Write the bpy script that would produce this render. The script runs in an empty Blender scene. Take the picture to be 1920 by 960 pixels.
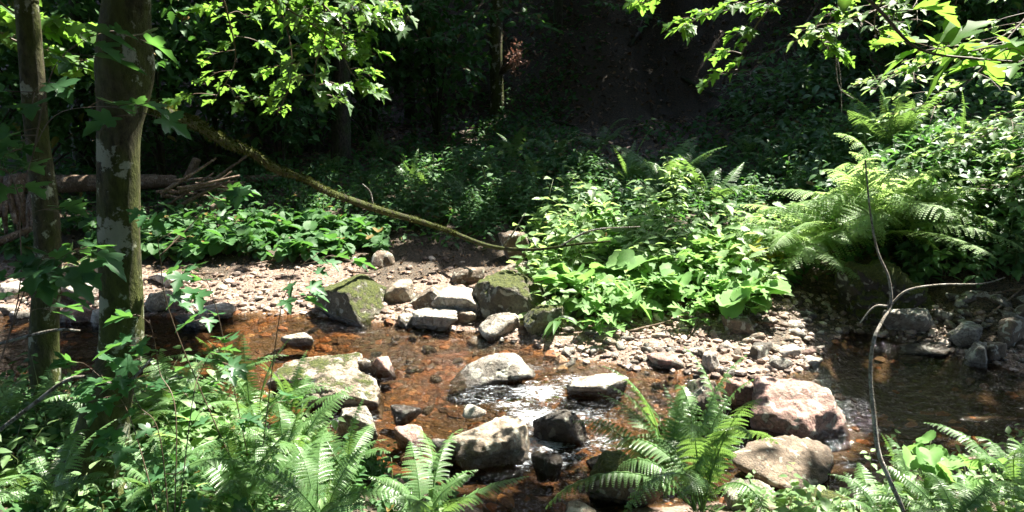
import bpy, bmesh, math, random
import numpy as np
from mathutils import Vector, noise
R = math.radians
rng = np.random.default_rng(7)
random.seed(7)
sc = bpy.context.scene
# ------------------------------------------------------------------ camera, world, sun, exposure
CAM = np.array([0.0, 0.0, 2.5]); PITCH = R(15); FPX = 1450.0
cd = bpy.data.cameras.new('camera'); cam = bpy.data.objects.new('camera', cd); sc.collection.objects.link(cam)
cam.location = CAM; cam.rotation_euler = (R(90) - PITCH, 0, 0)
cd.sensor_width = 36; cd.lens = 36 * FPX / 1920; cd.clip_start = 0.05; cd.clip_end = 500
sc.camera = cam
SEL, SAZ = R(58), R(48)
SUN = np.array([math.cos(SEL) * math.sin(SAZ), math.cos(SEL) * math.cos(SAZ), math.sin(SEL)])
w = bpy.data.worlds.new("World"); sc.world = w; w.use_nodes = True
wn = w.node_tree; bgn = wn.nodes['Background']
sky = wn.nodes.new('ShaderNodeTexSky'); sky.sky_type = 'NISHITA'; sky.sun_disc = False
sky.sun_elevation = SEL; sky.sun_rotation = SAZ; sky.air_density = 1.0; sky.dust_density = 1.0
wn.links.new(sky.outputs[0], bgn.inputs[0]); bgn.inputs[1].default_value = 0.12
sl = bpy.data.lights.new('sun', 'SUN'); sl.energy = 5.0; sl.angle = R(0.5); sl.color = (1.0, 0.94, 0.83)
so = bpy.data.objects.new('sun', sl); sc.collection.objects.link(so)
so.rotation_euler = Vector(SUN).to_track_quat('Z', 'Y').to_euler(); so.location = (10, 6, 20)
sc.view_settings.view_transform = 'Standard'; sc.view_settings.look = 'None'
sc.view_settings.gamma = 1; sc.view_settings.use_curve_mapping = False
sc.view_settings.exposure = 2.55
cy = sc.cycles
cy.max_bounces = 6; cy.diffuse_bounces = 3; cy.glossy_bounces = 2; cy.transmission_bounces = 4
cy.transparent_max_bounces = 8; cy.use_denoising = True; cy.sample_clamp_indirect = 4; cy.caustics_reflective = False; cy.caustics_refractive = False
cy.use_adaptive_sampling = True; cy.adaptive_threshold = 0.02

# ------------------------------------------------------------------ pixels to points of the place
def ray(px, py):
    a = (px - 960) / FPX; t = (py - 480) / FPX
    return np.array([a, math.cos(PITCH) - t * math.sin(PITCH), -math.sin(PITCH) - t * math.cos(PITCH)])
def at(px, py, z=0.0):
    d = ray(px, py); return CAM + d * ((z - CAM[2]) / d[2])
def aty(px, py, y):
    d = ray(px, py); return CAM + d * (y / d[1])
def depth(p):
    return (p[1]) * math.cos(PITCH) + (CAM[2] - p[2]) * math.sin(PITCH)

# ------------------------------------------------------------------ terrain height
NEAR = np.array([at(*q)[:2] for q in [(-600, 800), (-200, 775), (0, 768), (150, 722), (300, 740), (450, 780), (600, 840), (760, 900), (900, 955), (960, 1060),
        (1090, 1060), (1160, 965), (1350, 930), (1560, 915), (1650, 890), (1780, 862), (1920, 815), (2300, 760)]])
FAR = np.array([at(*q)[:2] for q in [(-600, 560), (-200, 572), (0, 585), (150, 592), (300, 596), (440, 588), (600, 592), (750, 610), (900, 622), (1000, 645),
        (1060, 668), (1200, 690), (1330, 705), (1450, 705), (1520, 690), (1560, 645), (1600, 622), (1680, 640), (1780, 668), (1920, 700), (2300, 730)]])
NEAR = NEAR[np.argsort(NEAR[:, 0])]; FAR = FAR[np.argsort(FAR[:, 0])]
def vnoise(x, y, s=0):
    def h(i, j):
        n = np.sin(i * 127.1 + j * 311.7 + s * 74.7) * 43758.5453
        return n - np.floor(n)
    i = np.floor(x); j = np.floor(y); fx = x - i; fy = y - j
    fx = fx * fx * (3 - 2 * fx); fy = fy * fy * (3 - 2 * fy)
    return (h(i, j) * (1 - fx) + h(i + 1, j) * fx) * (1 - fy) + (h(i, j + 1) * (1 - fx) + h(i + 1, j + 1) * fx) * fy
def sstep(a, b, v):
    t = np.clip((v - a) / (b - a), 0, 1); return t * t * (3 - 2 * t)
def zones(x, y):
    x = np.asarray(x, float); y = np.asarray(y, float)
    wob = 0.16 * (vnoise(x * 2.3, y * 2.3, 3) - 0.5)
    dn = y - np.interp(x, NEAR[:, 0], NEAR[:, 1]) + wob
    df = np.interp(x, FAR[:, 0], FAR[:, 1]) - y + wob
    return dn, df
def H(x, y):
    x = np.asarray(x, float); y = np.asarray(y, float)
    dn, df = zones(x, y)
    ins = np.minimum(dn, df)
    zin = -np.interp(ins, [0, .25, .8, 2], [0, .06, .11, .14]) * (1 + 1.3 * sstep(1.5, 3.0, x))
    d = -df
    zf = np.interp(d, [0, .3, 1.0, 1.8, 3, 5, 7, 8.8, 10, 40, 60], [0, .05, .1, .2, .36, .55, .8, 1.1, 2.0, 27, 30])
    zf = zf + sstep(2.6, 6.5, x) * sstep(.4, 3.0, d) * 1.1 + sstep(1.6, 2.6, x) * sstep(.3, 1.2, d) * .12
    zn = np.interp(-dn, [0, .2, .5, 1, 2, 3.5, 6, 9, 30, 60], [0, .09, .2, .33, .55, .85, 1.0, 1.6, 12, 16])
    z = np.where(ins > 0, zin, np.where(df < dn, zf, zn))
    amp = np.clip(np.abs(z) * 2, .15, 1)
    z = z + amp * (.10 * (vnoise(x * 1.1, y * 1.1, 1) - .5) + .05 * (vnoise(x * 3.7, y * 3.7, 2) - .5)) + .02 * (vnoise(x * 9, y * 9, 5) - .5)
    return z
def hz(x, y): return float(H(x, y))
def ground(px, py):
    """where the ray through the pixel meets the terrain"""
    d = ray(px, py); s = np.linspace(1.5, 40, 1600); P = CAM + d * s[:, None]
    k = np.argmax(P[:, 2] <= H(P[:, 0], P[:, 1]))
    return P[k]

# ------------------------------------------------------------------ objects and meshes
def link(o): sc.collection.objects.link(o); return o
def props(o, label=None, cat=None, group=None, kind=None):
    if label: o['label'] = label
    if cat: o['category'] = cat
    if group: o['group'] = group
    if kind: o['kind'] = kind
    return o
def empty(name, loc, label, cat, group=None, rz=0.0):
    o = bpy.data.objects.new(name, None); link(o); o.location = loc; o.rotation_euler = (0, 0, rz); o.empty_display_size = .1
    return props(o, label, cat, group)
class Geo:
    def __init__(s): s.V = []; s.L = []; s.N = []; s.T = []; s.n = 0; s.c = []
    def add(s, V, F, tint=0.5):
        V = np.asarray(V, float); s.V.append(V)
        s.L.append(np.concatenate([np.asarray(f) for f in F]) + s.n); s.N.append(np.array([len(f) for f in F]))
        s.T.append(np.full(len(V), tint) if np.isscalar(tint) else np.asarray(tint)); s.n += len(V); return s
    def inst(s, tpl, M, T, tint):
        """tpl=(V,F) copied k times with matrices M (k,3,3) and offsets T"""
        V, F = tpl; V = np.asarray(V, float); k = len(T)
        if k == 0: return s
        P = np.einsum('kij,nj->kni', M, V) + T[:, None, :]
        fl = np.concatenate([np.asarray(f) for f in F]); fn = np.array([len(f) for f in F])
        s.V.append(P.reshape(-1, 3)); s.L.append((fl[None] + (np.arange(k) * len(V))[:, None]).ravel() + s.n)
        s.N.append(np.tile(fn, k)); s.T.append(np.repeat(tint, len(V))); s.n += k * len(V); return s
    def mesh(s, name, mat, smooth=True):
        me = bpy.data.meshes.new(name)
        V = np.concatenate(s.V); L = np.concatenate(s.L); N = np.concatenate(s.N)
        me.vertices.add(len(V)); me.vertices.foreach_set('co', V.ravel().astype(np.float32))
        me.loops.add(len(L)); me.loops.foreach_set('vertex_index', L.astype(np.int32))
        me.polygons.add(len(N)); st = np.concatenate([[0], np.cumsum(N)[:-1]])
        me.polygons.foreach_set('loop_start', st.astype(np.int32)); me.polygons.foreach_set('loop_total', N.astype(np.int32))
        me.polygons.foreach_set('use_smooth', np.full(len(N), smooth))
        a = me.attributes.new('tint', 'FLOAT', 'POINT'); a.data.foreach_set('value', np.concatenate(s.T).astype(np.float32))
        me.update(calc_edges=True); me.validate()
        for m in (mat if isinstance(mat, (list, tuple)) else [mat]): me.materials.append(m)
        return me
    def build(s, name, mat, parent=None, smooth=True, loc=None):
        o = bpy.data.objects.new(name, s.mesh(name, mat, smooth)); link(o)
        if parent: o.parent = parent
        if loc is not None: o.location = loc
        return o
def put(name, me, parent=None, loc=(0, 0, 0), rot=(0, 0, 0), sc_=1.0):
    o = bpy.data.objects.new(name, me); link(o); o.parent = parent
    o.location = loc; o.rotation_euler = rot
    o.scale = (sc_, sc_, sc_) if np.isscalar(sc_) else sc_
    return o
def frames(yaw, pitch, roll, scale):
    """leaf matrices: local +Y points out along yaw raised by pitch, +Z is the upper side"""
    yaw, pitch, roll, scale = np.broadcast_arrays(*[np.asarray(a, float) for a in (yaw, pitch, roll, scale)])
    cyw, sy, cp, sp = np.cos(yaw), np.sin(yaw), np.cos(pitch), np.sin(pitch)
    Y = np.stack([cyw * cp, sy * cp, sp], -1); X0 = np.stack([sy, -cyw, 0 * sy], -1); Z0 = np.cross(X0, Y)
    cr, sr = np.cos(roll)[..., None], np.sin(roll)[..., None]
    X = X0 * cr + Z0 * sr; Z = -X0 * sr + Z0 * cr
    return np.stack([X, Y, Z], -1) * scale[..., None, None]
def catmull(P, n):
    P = np.asarray(P, float); Q = np.vstack([2 * P[0] - P[1], P, 2 * P[-1] - P[-2]]); out = []
    for i in range(1, len(Q) - 2):
        t = np.linspace(0, 1, n, endpoint=False)[:, None]
        a, b, c, d = Q[i - 1], Q[i], Q[i + 1], Q[i + 2]
        out.append(.5 * (2 * b + (c - a) * t + (2 * a - 5 * b + 4 * c - d) * t * t + (3 * b - 3 * c + d - a) * t ** 3))
    return np.vstack(out + [Q[-2:-1]])
def tube(g, P, r, sides=8, tint=.5, sub=0, bump=0.0, seed=0):
    P = np.asarray(P, float); r = np.broadcast_to(np.asarray(r, float), (len(P),)).copy()
    if sub:
        PR = catmull(np.hstack([P, r[:, None]]), sub); P = PR[:, :3]; r = np.maximum(PR[:, 3], .0008)
    t = np.gradient(P, axis=0); t /= np.linalg.norm(t, axis=1)[:, None] + 1e-9
    ref = np.array([0.13, 1, .07]) if abs(t[:, 2]).mean() > .6 else np.array([.05, .1, 1])
    u = np.cross(t, ref); u /= np.linalg.norm(u, axis=1)[:, None]; v = np.cross(t, u)
    a = np.linspace(0, 2 * np.pi, sides, endpoint=False)
    D = u[:, None] * np.cos(a)[None, :, None] + v[:, None] * np.sin(a)[None, :, None]
    rr = r[:, None] * np.ones(sides)[None]
    if bump:
        ii = np.arange(len(P))[:, None]; L = np.cumsum(np.r_[0, np.linalg.norm(np.diff(P, axis=0), axis=1)])[:, None]
        aa = a[None]
        rr = rr * (1 + bump * (np.sin(3 * aa + L * 3 + seed) * .5 + np.sin(5 * aa - L * 7 + seed * 2) * .35 + 1.3 * (vnoise(aa * 2.2 + 50 + 0 * L, L * 9 + 0 * aa + seed, seed) - .5) * np.sin(aa / 2)))
    V = (P[:, None] + D * rr[..., None]).reshape(-1, 3); n = len(P); F = []
    i = np.arange(n - 1)[:, None] * sides; j = np.arange(sides)[None]; k = (j + 1) % sides
    Q = np.stack([i + j, i + k, i + sides + k, i + sides + j], -1).reshape(-1, 4)
    F = list(Q) + [np.arange(sides)[::-1], np.arange(sides) + (n - 1) * sides]
    g.add(V, F, tint); return g

# ------------------------------------------------------------------ materials
def mat(name):
    m = bpy.data.materials.new(name); m.use_nodes = True; nt = m.node_tree; nt.nodes.clear()
    return m, nt, nt.links
def N(nt, t, **k):
    n = nt.nodes.new(t)
    for a, b in k.items():
        if hasattr(n, a): setattr(n, a, b)
        else: n.inputs[a].default_value = b
    return n
def ramp(nt, fac, stops):
    r = N(nt, 'ShaderNodeValToRGB'); e = r.color_ramp.elements
    while len(e) < len(stops): e.new(.5)
    for q, (p, c) in zip(e, stops): q.position = p; q.color = (*c, 1) if len(c) == 3 else c
    nt.links.new(fac, r.inputs[0]); return r.outputs[0]
def mixc(nt, f, a, b, mode='MIX'):
    m = N(nt, 'ShaderNodeMix', data_type='RGBA', blend_type=mode)
    for s, v in ((0, f), (6, a), (7, b)):
        if isinstance(v, (int, float)): m.inputs[s].default_value = v
        elif isinstance(v, tuple): m.inputs[s].default_value = (*v, 1)
        else: nt.links.new(v, m.inputs[s])
    return m.outputs[2]
def mth(nt, op, a, b=0.0, clamp=False):
    m = N(nt, 'ShaderNodeMath', operation=op, use_clamp=clamp)
    for s, v in ((0, a), (1, b)):
        if isinstance(v, (int, float)): m.inputs[s].default_value = v
        else: nt.links.new(v, m.inputs[s])
    return m.outputs[0]
def tex(nt, kind, scale, vec=None, out=0, **k):
    t = N(nt, kind, **k); t.inputs['Scale'].default_value = scale
    if vec is not None: nt.links.new(vec, t.inputs['Vector'])
    return t.outputs[out]
def coords(nt, world=False):
    if world: return N(nt, 'ShaderNodeNewGeometry').outputs['Position']
    return N(nt, 'ShaderNodeTexCoord').outputs['Object']
def bump(nt, h, dist, strength=1.0):
    b = N(nt, 'ShaderNodeBump'); b.inputs['Distance'].default_value = dist; b.inputs['Strength'].default_value = strength
    nt.links.new(h, b.inputs['Height']); return b.outputs[0]
def finish(nt, col, rough, nrm=None, spec=.5):
    p = N(nt, 'ShaderNodeBsdfPrincipled'); o = N(nt, 'ShaderNodeOutputMaterial')
    if isinstance(col, tuple): p.inputs['Base Color'].default_value = (*col, 1)
    else: nt.links.new(col, p.inputs['Base Color'])
    if isinstance(rough, (int, float)): p.inputs['Roughness'].default_value = rough
    else: nt.links.new(rough, p.inputs['Roughness'])
    p.inputs['Specular IOR Level'].default_value = spec
    if nrm is not None: nt.links.new(nrm, p.inputs['Normal'])
    nt.links.new(p.outputs[0], o.inputs[0]); return p

def leaf_mat(name, dark, light, trans, tf=.42, rough=.42, spec=.5, brown=None):
    m, nt, lk = mat(name)
    at_ = N(nt, 'ShaderNodeAttribute', attribute_name='tint').outputs['Fac']
    oi = N(nt, 'ShaderNodeObjectInfo').outputs['Random']
    f = mth(nt, 'ADD', mth(nt, 'MULTIPLY', at_, .75), mth(nt, 'MULTIPLY', oi, .25))
    c = mixc(nt, f, dark, light)
    nz = tex(nt, 'ShaderNodeTexNoise', 22.0, coords(nt, True))
    c = mixc(nt, mth(nt, 'MULTIPLY', mth(nt, 'SUBTRACT', nz, .45, True), 1.1), c, tuple(v * .55 for v in dark))
    if brown:
        c = mixc(nt, mth(nt, 'GREATER_THAN', at_, .965), c, brown)
    p = N(nt, 'ShaderNodeBsdfPrincipled'); lk.new(c, p.inputs['Base Color'])
    p.inputs['Roughness'].default_value = rough; p.inputs['Specular IOR Level'].default_value = spec
    t = N(nt, 'ShaderNodeBsdfTranslucent')
    tc = mixc(nt, f, tuple(v * .7 for v in trans), trans); lk.new(tc, t.inputs[0])
    mx = N(nt, 'ShaderNodeMixShader'); mx.inputs[0].default_value = tf
    lk.new(p.outputs[0], mx.inputs[1]); lk.new(t.outputs[0], mx.inputs[2])
    o = N(nt, 'ShaderNodeOutputMaterial'); lk.new(mx.outputs[0], o.inputs[0]); return m
M_leaf = leaf_mat('sycamore_leaf', (.035, .10, .02), (.09, .19, .045), (.24, .47, .06), .48, .5, .25)
M_silver = leaf_mat('glossy_sycamore_leaf', (.06, .12, .05), (.16, .24, .13), (.2, .4, .06), .3, .3, .9)
M_near = leaf_mat('near_leaf', (.03, .09, .035), (.075, .18, .075), (.16, .40, .07), .36, .42, .4)
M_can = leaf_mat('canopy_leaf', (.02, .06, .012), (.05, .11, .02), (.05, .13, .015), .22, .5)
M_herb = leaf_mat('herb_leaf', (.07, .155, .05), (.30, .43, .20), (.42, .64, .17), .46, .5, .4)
M_bank = leaf_mat('bank_leaf', (.035, .09, .04), (.095, .19, .08), (.15, .34, .07), .38, .5, .4)
M_fern2 = leaf_mat('pale_fern_frond', (.10, .19, .06), (.22, .34, .14), (.48, .68, .22), .54, .45, .3)
M_broad = leaf_mat('broad_leaf', (.07, .17, .045), (.20, .37, .11), (.28, .54, .12), .40, .62, .25)
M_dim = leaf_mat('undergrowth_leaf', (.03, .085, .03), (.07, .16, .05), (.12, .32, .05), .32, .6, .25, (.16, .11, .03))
M_fern = leaf_mat('fern_frond', (.055, .13, .04), (.13, .24, .085), (.24, .42, .08), .38, .36, .5)
M_yel = leaf_mat('yellowed_leaf', (.22, .26, .03), (.30, .33, .05), (.5, .5, .06), .4, .45)
M_moss = leaf_mat('moss_tuft', (.018, .024, .004), (.06, .07, .010), (.10, .12, .02), .25, .7, .1)
M_litter = leaf_mat('litter_leaf', (.035, .022, .014), (.34, .22, .13), (.1, .05, .02), .1, .6, .3)
M_red = leaf_mat('dead_twig_leaf', (.30, .15, .10), (.42, .24, .17), (.3, .15, .1), .2, .6, .3)

def bark_mat(name, base, moss, lichen, mossamt=.5, lich=.62, vscale=1.0):
    m, nt, lk = mat(name); P = coords(nt, True)
    mp = N(nt, 'ShaderNodeMapping'); lk.new(P, mp.inputs[0]); mp.inputs['Scale'].default_value = (1, 1, .45)
    fine = tex(nt, 'ShaderNodeTexNoise', 38 * vscale, mp.outputs[0], Detail=6.0, Roughness=.7)
    n1 = tex(nt, 'ShaderNodeTexNoise', 5.5 * vscale, mp.outputs[0], Detail=5.0, Roughness=.6)
    n2 = tex(nt, 'ShaderNodeTexNoise', 8 * vscale, P, Detail=6.0, Roughness=.66, Distortion=.1)
    c = ramp(nt, fine, [(.36, tuple(v * .3 for v in base)), (.64, tuple(v * 1.5 for v in base))])
    mf = ramp(nt, n1, [(mossamt - .08, (0, 0, 0)), (mossamt + .08, (1, 1, 1))])
    mc = ramp(nt, fine, [(.3, tuple(v * .5 for v in moss)), (.7, tuple(v * 1.5 for v in moss))])
    lf = ramp(nt, n2, [(lich, (0, 0, 0)), (lich + .035, (1, 1, 1))])
    c = mixc(nt, mf, mc, c); c = mixc(nt, lf, c, mixc(nt, fine, tuple(v * .7 for v in lichen), lichen))
    h = mth(nt, 'ADD', mth(nt, 'MULTIPLY', fine, .6), n1)
    finish(nt, c, .85, bump(nt, h, .035, 1.0), .25); return m
M_bark = bark_mat('mossy_bark', (.06, .052, .03), (.05, .06, .012), (.33, .35, .26), .54, .57)
M_bark2 = bark_mat('dark_bark', (.05, .042, .032), (.03, .045, .014), (.12, .13, .09), .5, .66)
M_mossbr = bark_mat('moss_branch', (.035, .03, .018), (.045, .058, .010), (.10, .11, .04), .56, .66, 2.5)
M_twig = bark_mat('pale_twig', (.16, .145, .12), (.10, .10, .06), (.42, .42, .37), .40, .50, 4)
M_pale = bark_mat('pale_stem_bark', (.30, .27, .22), (.2, .19, .12), (.5, .48, .42), .35, .5, 4)
M_dead = bark_mat('dead_wood', (.20, .15, .11), (.12, .085, .055), (.33, .29, .24), .5, .6, 1.5)
M_stem, nt, lk = mat('green_stem'); finish(nt, (.09, .13, .035), .5)
M_rstem, nt, lk = mat('brown_stem'); finish(nt, (.09, .06, .035), .6)

def rock_mat():
    m, nt, lk = mat('boulder_stone'); P = coords(nt, True)
    def oattr(n): return N(nt, 'ShaderNodeAttribute', attribute_type='OBJECT', attribute_name=n)
    tone = oattr('tone').outputs['Color']; moss = oattr('moss').outputs['Fac']; wet = oattr('wet').outputs['Fac']
    big = tex(nt, 'ShaderNodeTexNoise', 3.5, P, Detail=6.0, Roughness=.62)
    fine = tex(nt, 'ShaderNodeTexNoise', 42, P, Detail=5.0, Roughness=.75)
    cr = tex(nt, 'ShaderNodeTexVoronoi', 5.5, mixc(nt, .12, P, tex(nt, 'ShaderNodeTexNoise', 6, P, 1)), feature='DISTANCE_TO_EDGE')
    c = mixc(nt, 1.0, tone, ramp(nt, big, [(.3, (.38, .36, .32)), (.5, (.85, .83, .79)), (.72, (1.35, 1.32, 1.25))]), 'MULTIPLY')
    c = mixc(nt, 1.0, c, ramp(nt, fine, [(.3, (.5, .5, .5)), (.5, (1, 1, 1)), (.7, (1.35, 1.33, 1.3))]), 'MULTIPLY')
    c = mixc(nt, ramp(nt, cr, [(0, (.75, .75, .75)), (.018, (0, 0, 0))]), c, (.05, .042, .035))
    st = tex(nt, 'ShaderNodeTexNoise', 9, P, Detail=4.0)
    c = mixc(nt, mth(nt, 'MULTIPLY', ramp(nt, st, [(.50, (0, 0, 0)), (.60, (1, 1, 1))]), .55), c, (.085, .066, .045))
    sp = tex(nt, 'ShaderNodeTexNoise', 24, P, Detail=6.0, Roughness=.8); c = mixc(nt, mth(nt, 'MULTIPLY', ramp(nt, sp, [(.53, (0, 0, 0)), (.58, (1, 1, 1))]), .45), c, (.05, .045, .035))
    lic = tex(nt, 'ShaderNodeTexNoise', 13, P, Detail=5.0, Distortion=.5)
    c = mixc(nt, mth(nt, 'MULTIPLY', ramp(nt, lic, [(.56, (0, 0, 0)), (.60, (1, 1, 1))]), .6), c, (.44, .45, .37))
    g = N(nt, 'ShaderNodeNewGeometry'); sep = N(nt, 'ShaderNodeSeparateXYZ'); lk.new(g.outputs['Normal'], sep.inputs[0])
    mn = tex(nt, 'ShaderNodeTexNoise', 7, P, Detail=6.0, Roughness=.7)
    f = mth(nt, 'ADD', mth(nt, 'MULTIPLY', sep.outputs[2], .45), mn)
    f = mth(nt, 'SUBTRACT', mth(nt, 'ADD', f, moss), 1.25); f = mth(nt, 'MULTIPLY', f, 9, True)
    mc = ramp(nt, fine, [(.3, (.03, .045, .006)), (.55, (.10, .125, .018)), (.7, (.22, .24, .04))])
    c = mixc(nt, f, c, mc)
    ps = N(nt, 'ShaderNodeSeparateXYZ'); lk.new(P, ps.inputs[0])
    wl = mth(nt, 'MULTIPLY', mth(nt, 'SUBTRACT', mth(nt, 'ADD', mth(nt, 'MULTIPLY', big, .05), mth(nt, 'ADD', .03, mth(nt, 'MULTIPLY', wet, .6))), ps.outputs[2]), 40, True)
    c = mixc(nt, mth(nt, 'MULTIPLY', wl, .72), c, (.018, .013, .009))
    rg = mth(nt, 'SUBTRACT', .8, mth(nt, 'MULTIPLY', wl, .62))
    h = mth(nt, 'ADD', mth(nt, 'MULTIPLY', fine, .35), mth(nt, 'ADD', mth(nt, 'MULTIPLY', big, 1.2), mth(nt, 'MULTIPLY', mth(nt, 'MULTIPLY', f, fine), 1.5)))
    finish(nt, c, rg, bump(nt, h, .055, 1.0), .45); return m
M_rock = rock_mat()

def ground_mat():
    m, nt, lk = mat('bank_and_stream_bed'); P = coords(nt, True)
    z = N(nt, 'ShaderNodeAttribute', attribute_name='zone'); zs = N(nt, 'ShaderNodeSeparateColor'); lk.new(z.outputs['Color'], zs.inputs[0])
    Pd = mixc(nt, .06, P, tex(nt, 'ShaderNodeTexNoise', 5, P, 1))
    v1 = N(nt, 'ShaderNodeTexVoronoi'); v1.inputs['Scale'].default_value = 17; lk.new(Pd, v1.inputs[0])
    v2 = N(nt, 'ShaderNodeTexVoronoi'); v2.inputs['Scale'].default_value = 52; lk.new(Pd, v2.inputs[0])
    s1 = N(nt, 'ShaderNodeSeparateColor'); lk.new(v1.outputs['Color'], s1.inputs[0])
    s2 = N(nt, 'ShaderNodeSeparateColor'); lk.new(v2.outputs['Color'], s2.inputs[0])
    big = tex(nt, 'ShaderNodeTexNoise', 2.2, P, Detail=6.0, Roughness=.6); fine = tex(nt, 'ShaderNodeTexNoise', 60, P, Detail=5.0, Roughness=.7)
    bed = ramp(nt, s1.outputs[0], [(0, (.035, .018, .010)), (.35, (.085, .036, .014)), (.7, (.155, .066, .021)), (.95, (.24, .13, .06))])
    bed = mixc(nt, ramp(nt, big, [(.46, (.92, .92, .92)), (.60, (.1, .1, .1))]), bed, (.045, .032, .018))
    grv = ramp(nt, s2.outputs[0], [(0, (.11, .075, .055)), (.4, (.20, .14, .105)), (.8, (.28, .205, .16)), (1, (.40, .32, .26))])
    grv = mixc(nt, ramp(nt, v2.outputs['Distance'], [(.35, (0, 0, 0)), (.62, (.8, .8, .8))]), grv, (.12, .085, .065))
    soil = ramp(nt, fine, [(.38, (.010, .009, .007)), (.5, (.045, .036, .025)), (.64, (.13, .10, .07))])
    soil = mixc(nt, mth(nt, 'MULTIPLY', ramp(nt, s2.outputs[1], [(.6, (0, 0, 0)), (.7, (1, 1, 1))]), .6), soil, (.085, .058, .035))
    zn = tex(nt, 'ShaderNodeTexNoise', 4, P, Detail=5.0)
    gf = mth(nt, 'MULTIPLY', mth(nt, 'SUBTRACT', mth(nt, 'ADD', zs.outputs[1], mth(nt, 'MULTIPLY', mth(nt, 'SUBTRACT', zn, .5), 1.4)), .4), 5, True)
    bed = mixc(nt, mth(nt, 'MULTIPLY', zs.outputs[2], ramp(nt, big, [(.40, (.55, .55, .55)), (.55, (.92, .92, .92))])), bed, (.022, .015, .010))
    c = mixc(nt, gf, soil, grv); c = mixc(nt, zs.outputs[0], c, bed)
    h = mth(nt, 'ADD', mth(nt, 'MULTIPLY', mth(nt, 'SUBTRACT', 1, v1.outputs['Distance']), mth(nt, 'ADD', .1, zs.outputs[0])), mth(nt, 'MULTIPLY', mth(nt, 'SUBTRACT', 1, v2.outputs['Distance']), .4))
    h = mth(nt, 'ADD', h, mth(nt, 'MULTIPLY', fine, .25))
    finish(nt, c, .8, bump(nt, h, .03, .8), .3); return m
def water_mat():
    m, nt, lk = mat('stream_water'); P = coords(nt, True)
    fo = N(nt, 'ShaderNodeAttribute', attribute_name='tint').outputs['Fac']
    mp = N(nt, 'ShaderNodeMapping'); lk.new(P, mp.inputs[0]); mp.inputs['Scale'].default_value = (.8, 1.3, 1); mp.inputs['Rotation'].default_value = (0, 0, .3)
    r1 = tex(nt, 'ShaderNodeTexNoise', 7, mp.outputs[0], Detail=3.0, Distortion=1.0)
    r2 = tex(nt, 'ShaderNodeTexNoise', 26, mp.outputs[0], Detail=4.0, Distortion=.8)
    h = mth(nt, 'ADD', mth(nt, 'MULTIPLY', r1, .5), mth(nt, 'MULTIPLY', r2, mth(nt, 'ADD', .30, mth(nt, 'MULTIPLY', fo, 1.6))))
    nr = bump(nt, h, .05, .8)
    fr = N(nt, 'ShaderNodeFresnel'); fr.inputs[0].default_value = 1.33; lk.new(nr, fr.inputs[1])
    gl = N(nt, 'ShaderNodeBsdfGlossy'); gl.inputs['Roughness'].default_value = .06; lk.new(nr, gl.inputs['Normal'])
    tr = N(nt, 'ShaderNodeBsdfTransparent'); tr.inputs[0].default_value = (.80, .69, .53, 1)
    mx = N(nt, 'ShaderNodeMixShader'); lk.new(fr.outputs[0], mx.inputs[0]); lk.new(tr.outputs[0], mx.inputs[1]); lk.new(gl.outputs[0], mx.inputs[2])
    mp2 = N(nt, 'ShaderNodeMapping'); lk.new(P, mp2.inputs[0]); mp2.inputs['Scale'].default_value = (.5, 1.5, 1); mp2.inputs['Rotation'].default_value = (0, 0, .5)
    fn = tex(nt, 'ShaderNodeTexNoise', 30, mp2.outputs[0], Detail=6.0, Roughness=.8, Distortion=1.2)
    ff = mth(nt, 'MULTIPLY', mth(nt, 'SUBTRACT', mth(nt, 'ADD', fn, mth(nt, 'MULTIPLY', fo, .31)), .755), 6.5, True)
    wh = N(nt, 'ShaderNodeBsdfPrincipled'); wh.inputs['Base Color'].default_value = (.75, .80, .85, 1); wh.inputs['Roughness'].default_value = .4  # bluish white paints foam and also sky glints on the ripples
    lk.new(nr, wh.inputs['Normal'])
    m2 = N(nt, 'ShaderNodeMixShader'); lk.new(ff, m2.inputs[0]); lk.new(mx.outputs[0], m2.inputs[1]); lk.new(wh.outputs[0], m2.inputs[2])
    o = N(nt, 'ShaderNodeOutputMaterial'); lk.new(m2.outputs[0], o.inputs[0]); return m

# ------------------------------------------------------------------ ground and water
def axis(a, b, step, lo, hi, g=1.18):
    c = list(np.arange(a, b + 1e-6, step)); s = step
    while c[0] > lo: s *= g; c.insert(0, c[0] - s)
    s = step
    while c[-1] < hi: s *= g; c.append(c[-1] + s)
    return np.array(c)
def grid(xs, ys, zf):
    X, Y = np.meshgrid(xs, ys); Z = zf(X, Y); V = np.stack([X, Y, Z], -1).reshape(-1, 3)
    n = len(xs); i = np.arange(len(ys) - 1)[:, None] * n; j = np.arange(n - 1)[None]
    return V, np.stack([i + j, i + j + 1, i + j + n + 1, i + j + n], -1).reshape(-1, 4)
xs = axis(-7, 7, .05, -90, 90); ys = axis(2.2, 12, .05, -70, 90)
V, F = grid(xs, ys, H)
g = Geo(); g.add(V, F); gnd = g.build('ground', ground_mat()); props(gnd, kind='structure')
dn, df = zones(V[:, 0], V[:, 1]); ins = np.minimum(dn, df)
bedw = sstep(-.05, .06, ins)
grw = np.where(df < dn, 1 - sstep(.9, 1.9, -df + 1.1 * sstep(.6, 1.3, V[:, 0]) * 0 + .35), 1 - sstep(.15, .5, -dn))
grw = grw * (1 - .75 * sstep(1.9, 2.4, V[:, 0]) * (V[:, 1] > 6))
beach = (V[:, 0] > -6) & (V[:, 0] < .4) & (df < 0)
grw = np.where(beach, 1 - sstep(.7, 1.7, -df + .8 * (vnoise(V[:, 0] * 1.5, V[:, 1] * 1.5, 41) - .5)), grw)
ca = gnd.data.color_attributes.new('zone', 'FLOAT_COLOR', 'POINT')
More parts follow.
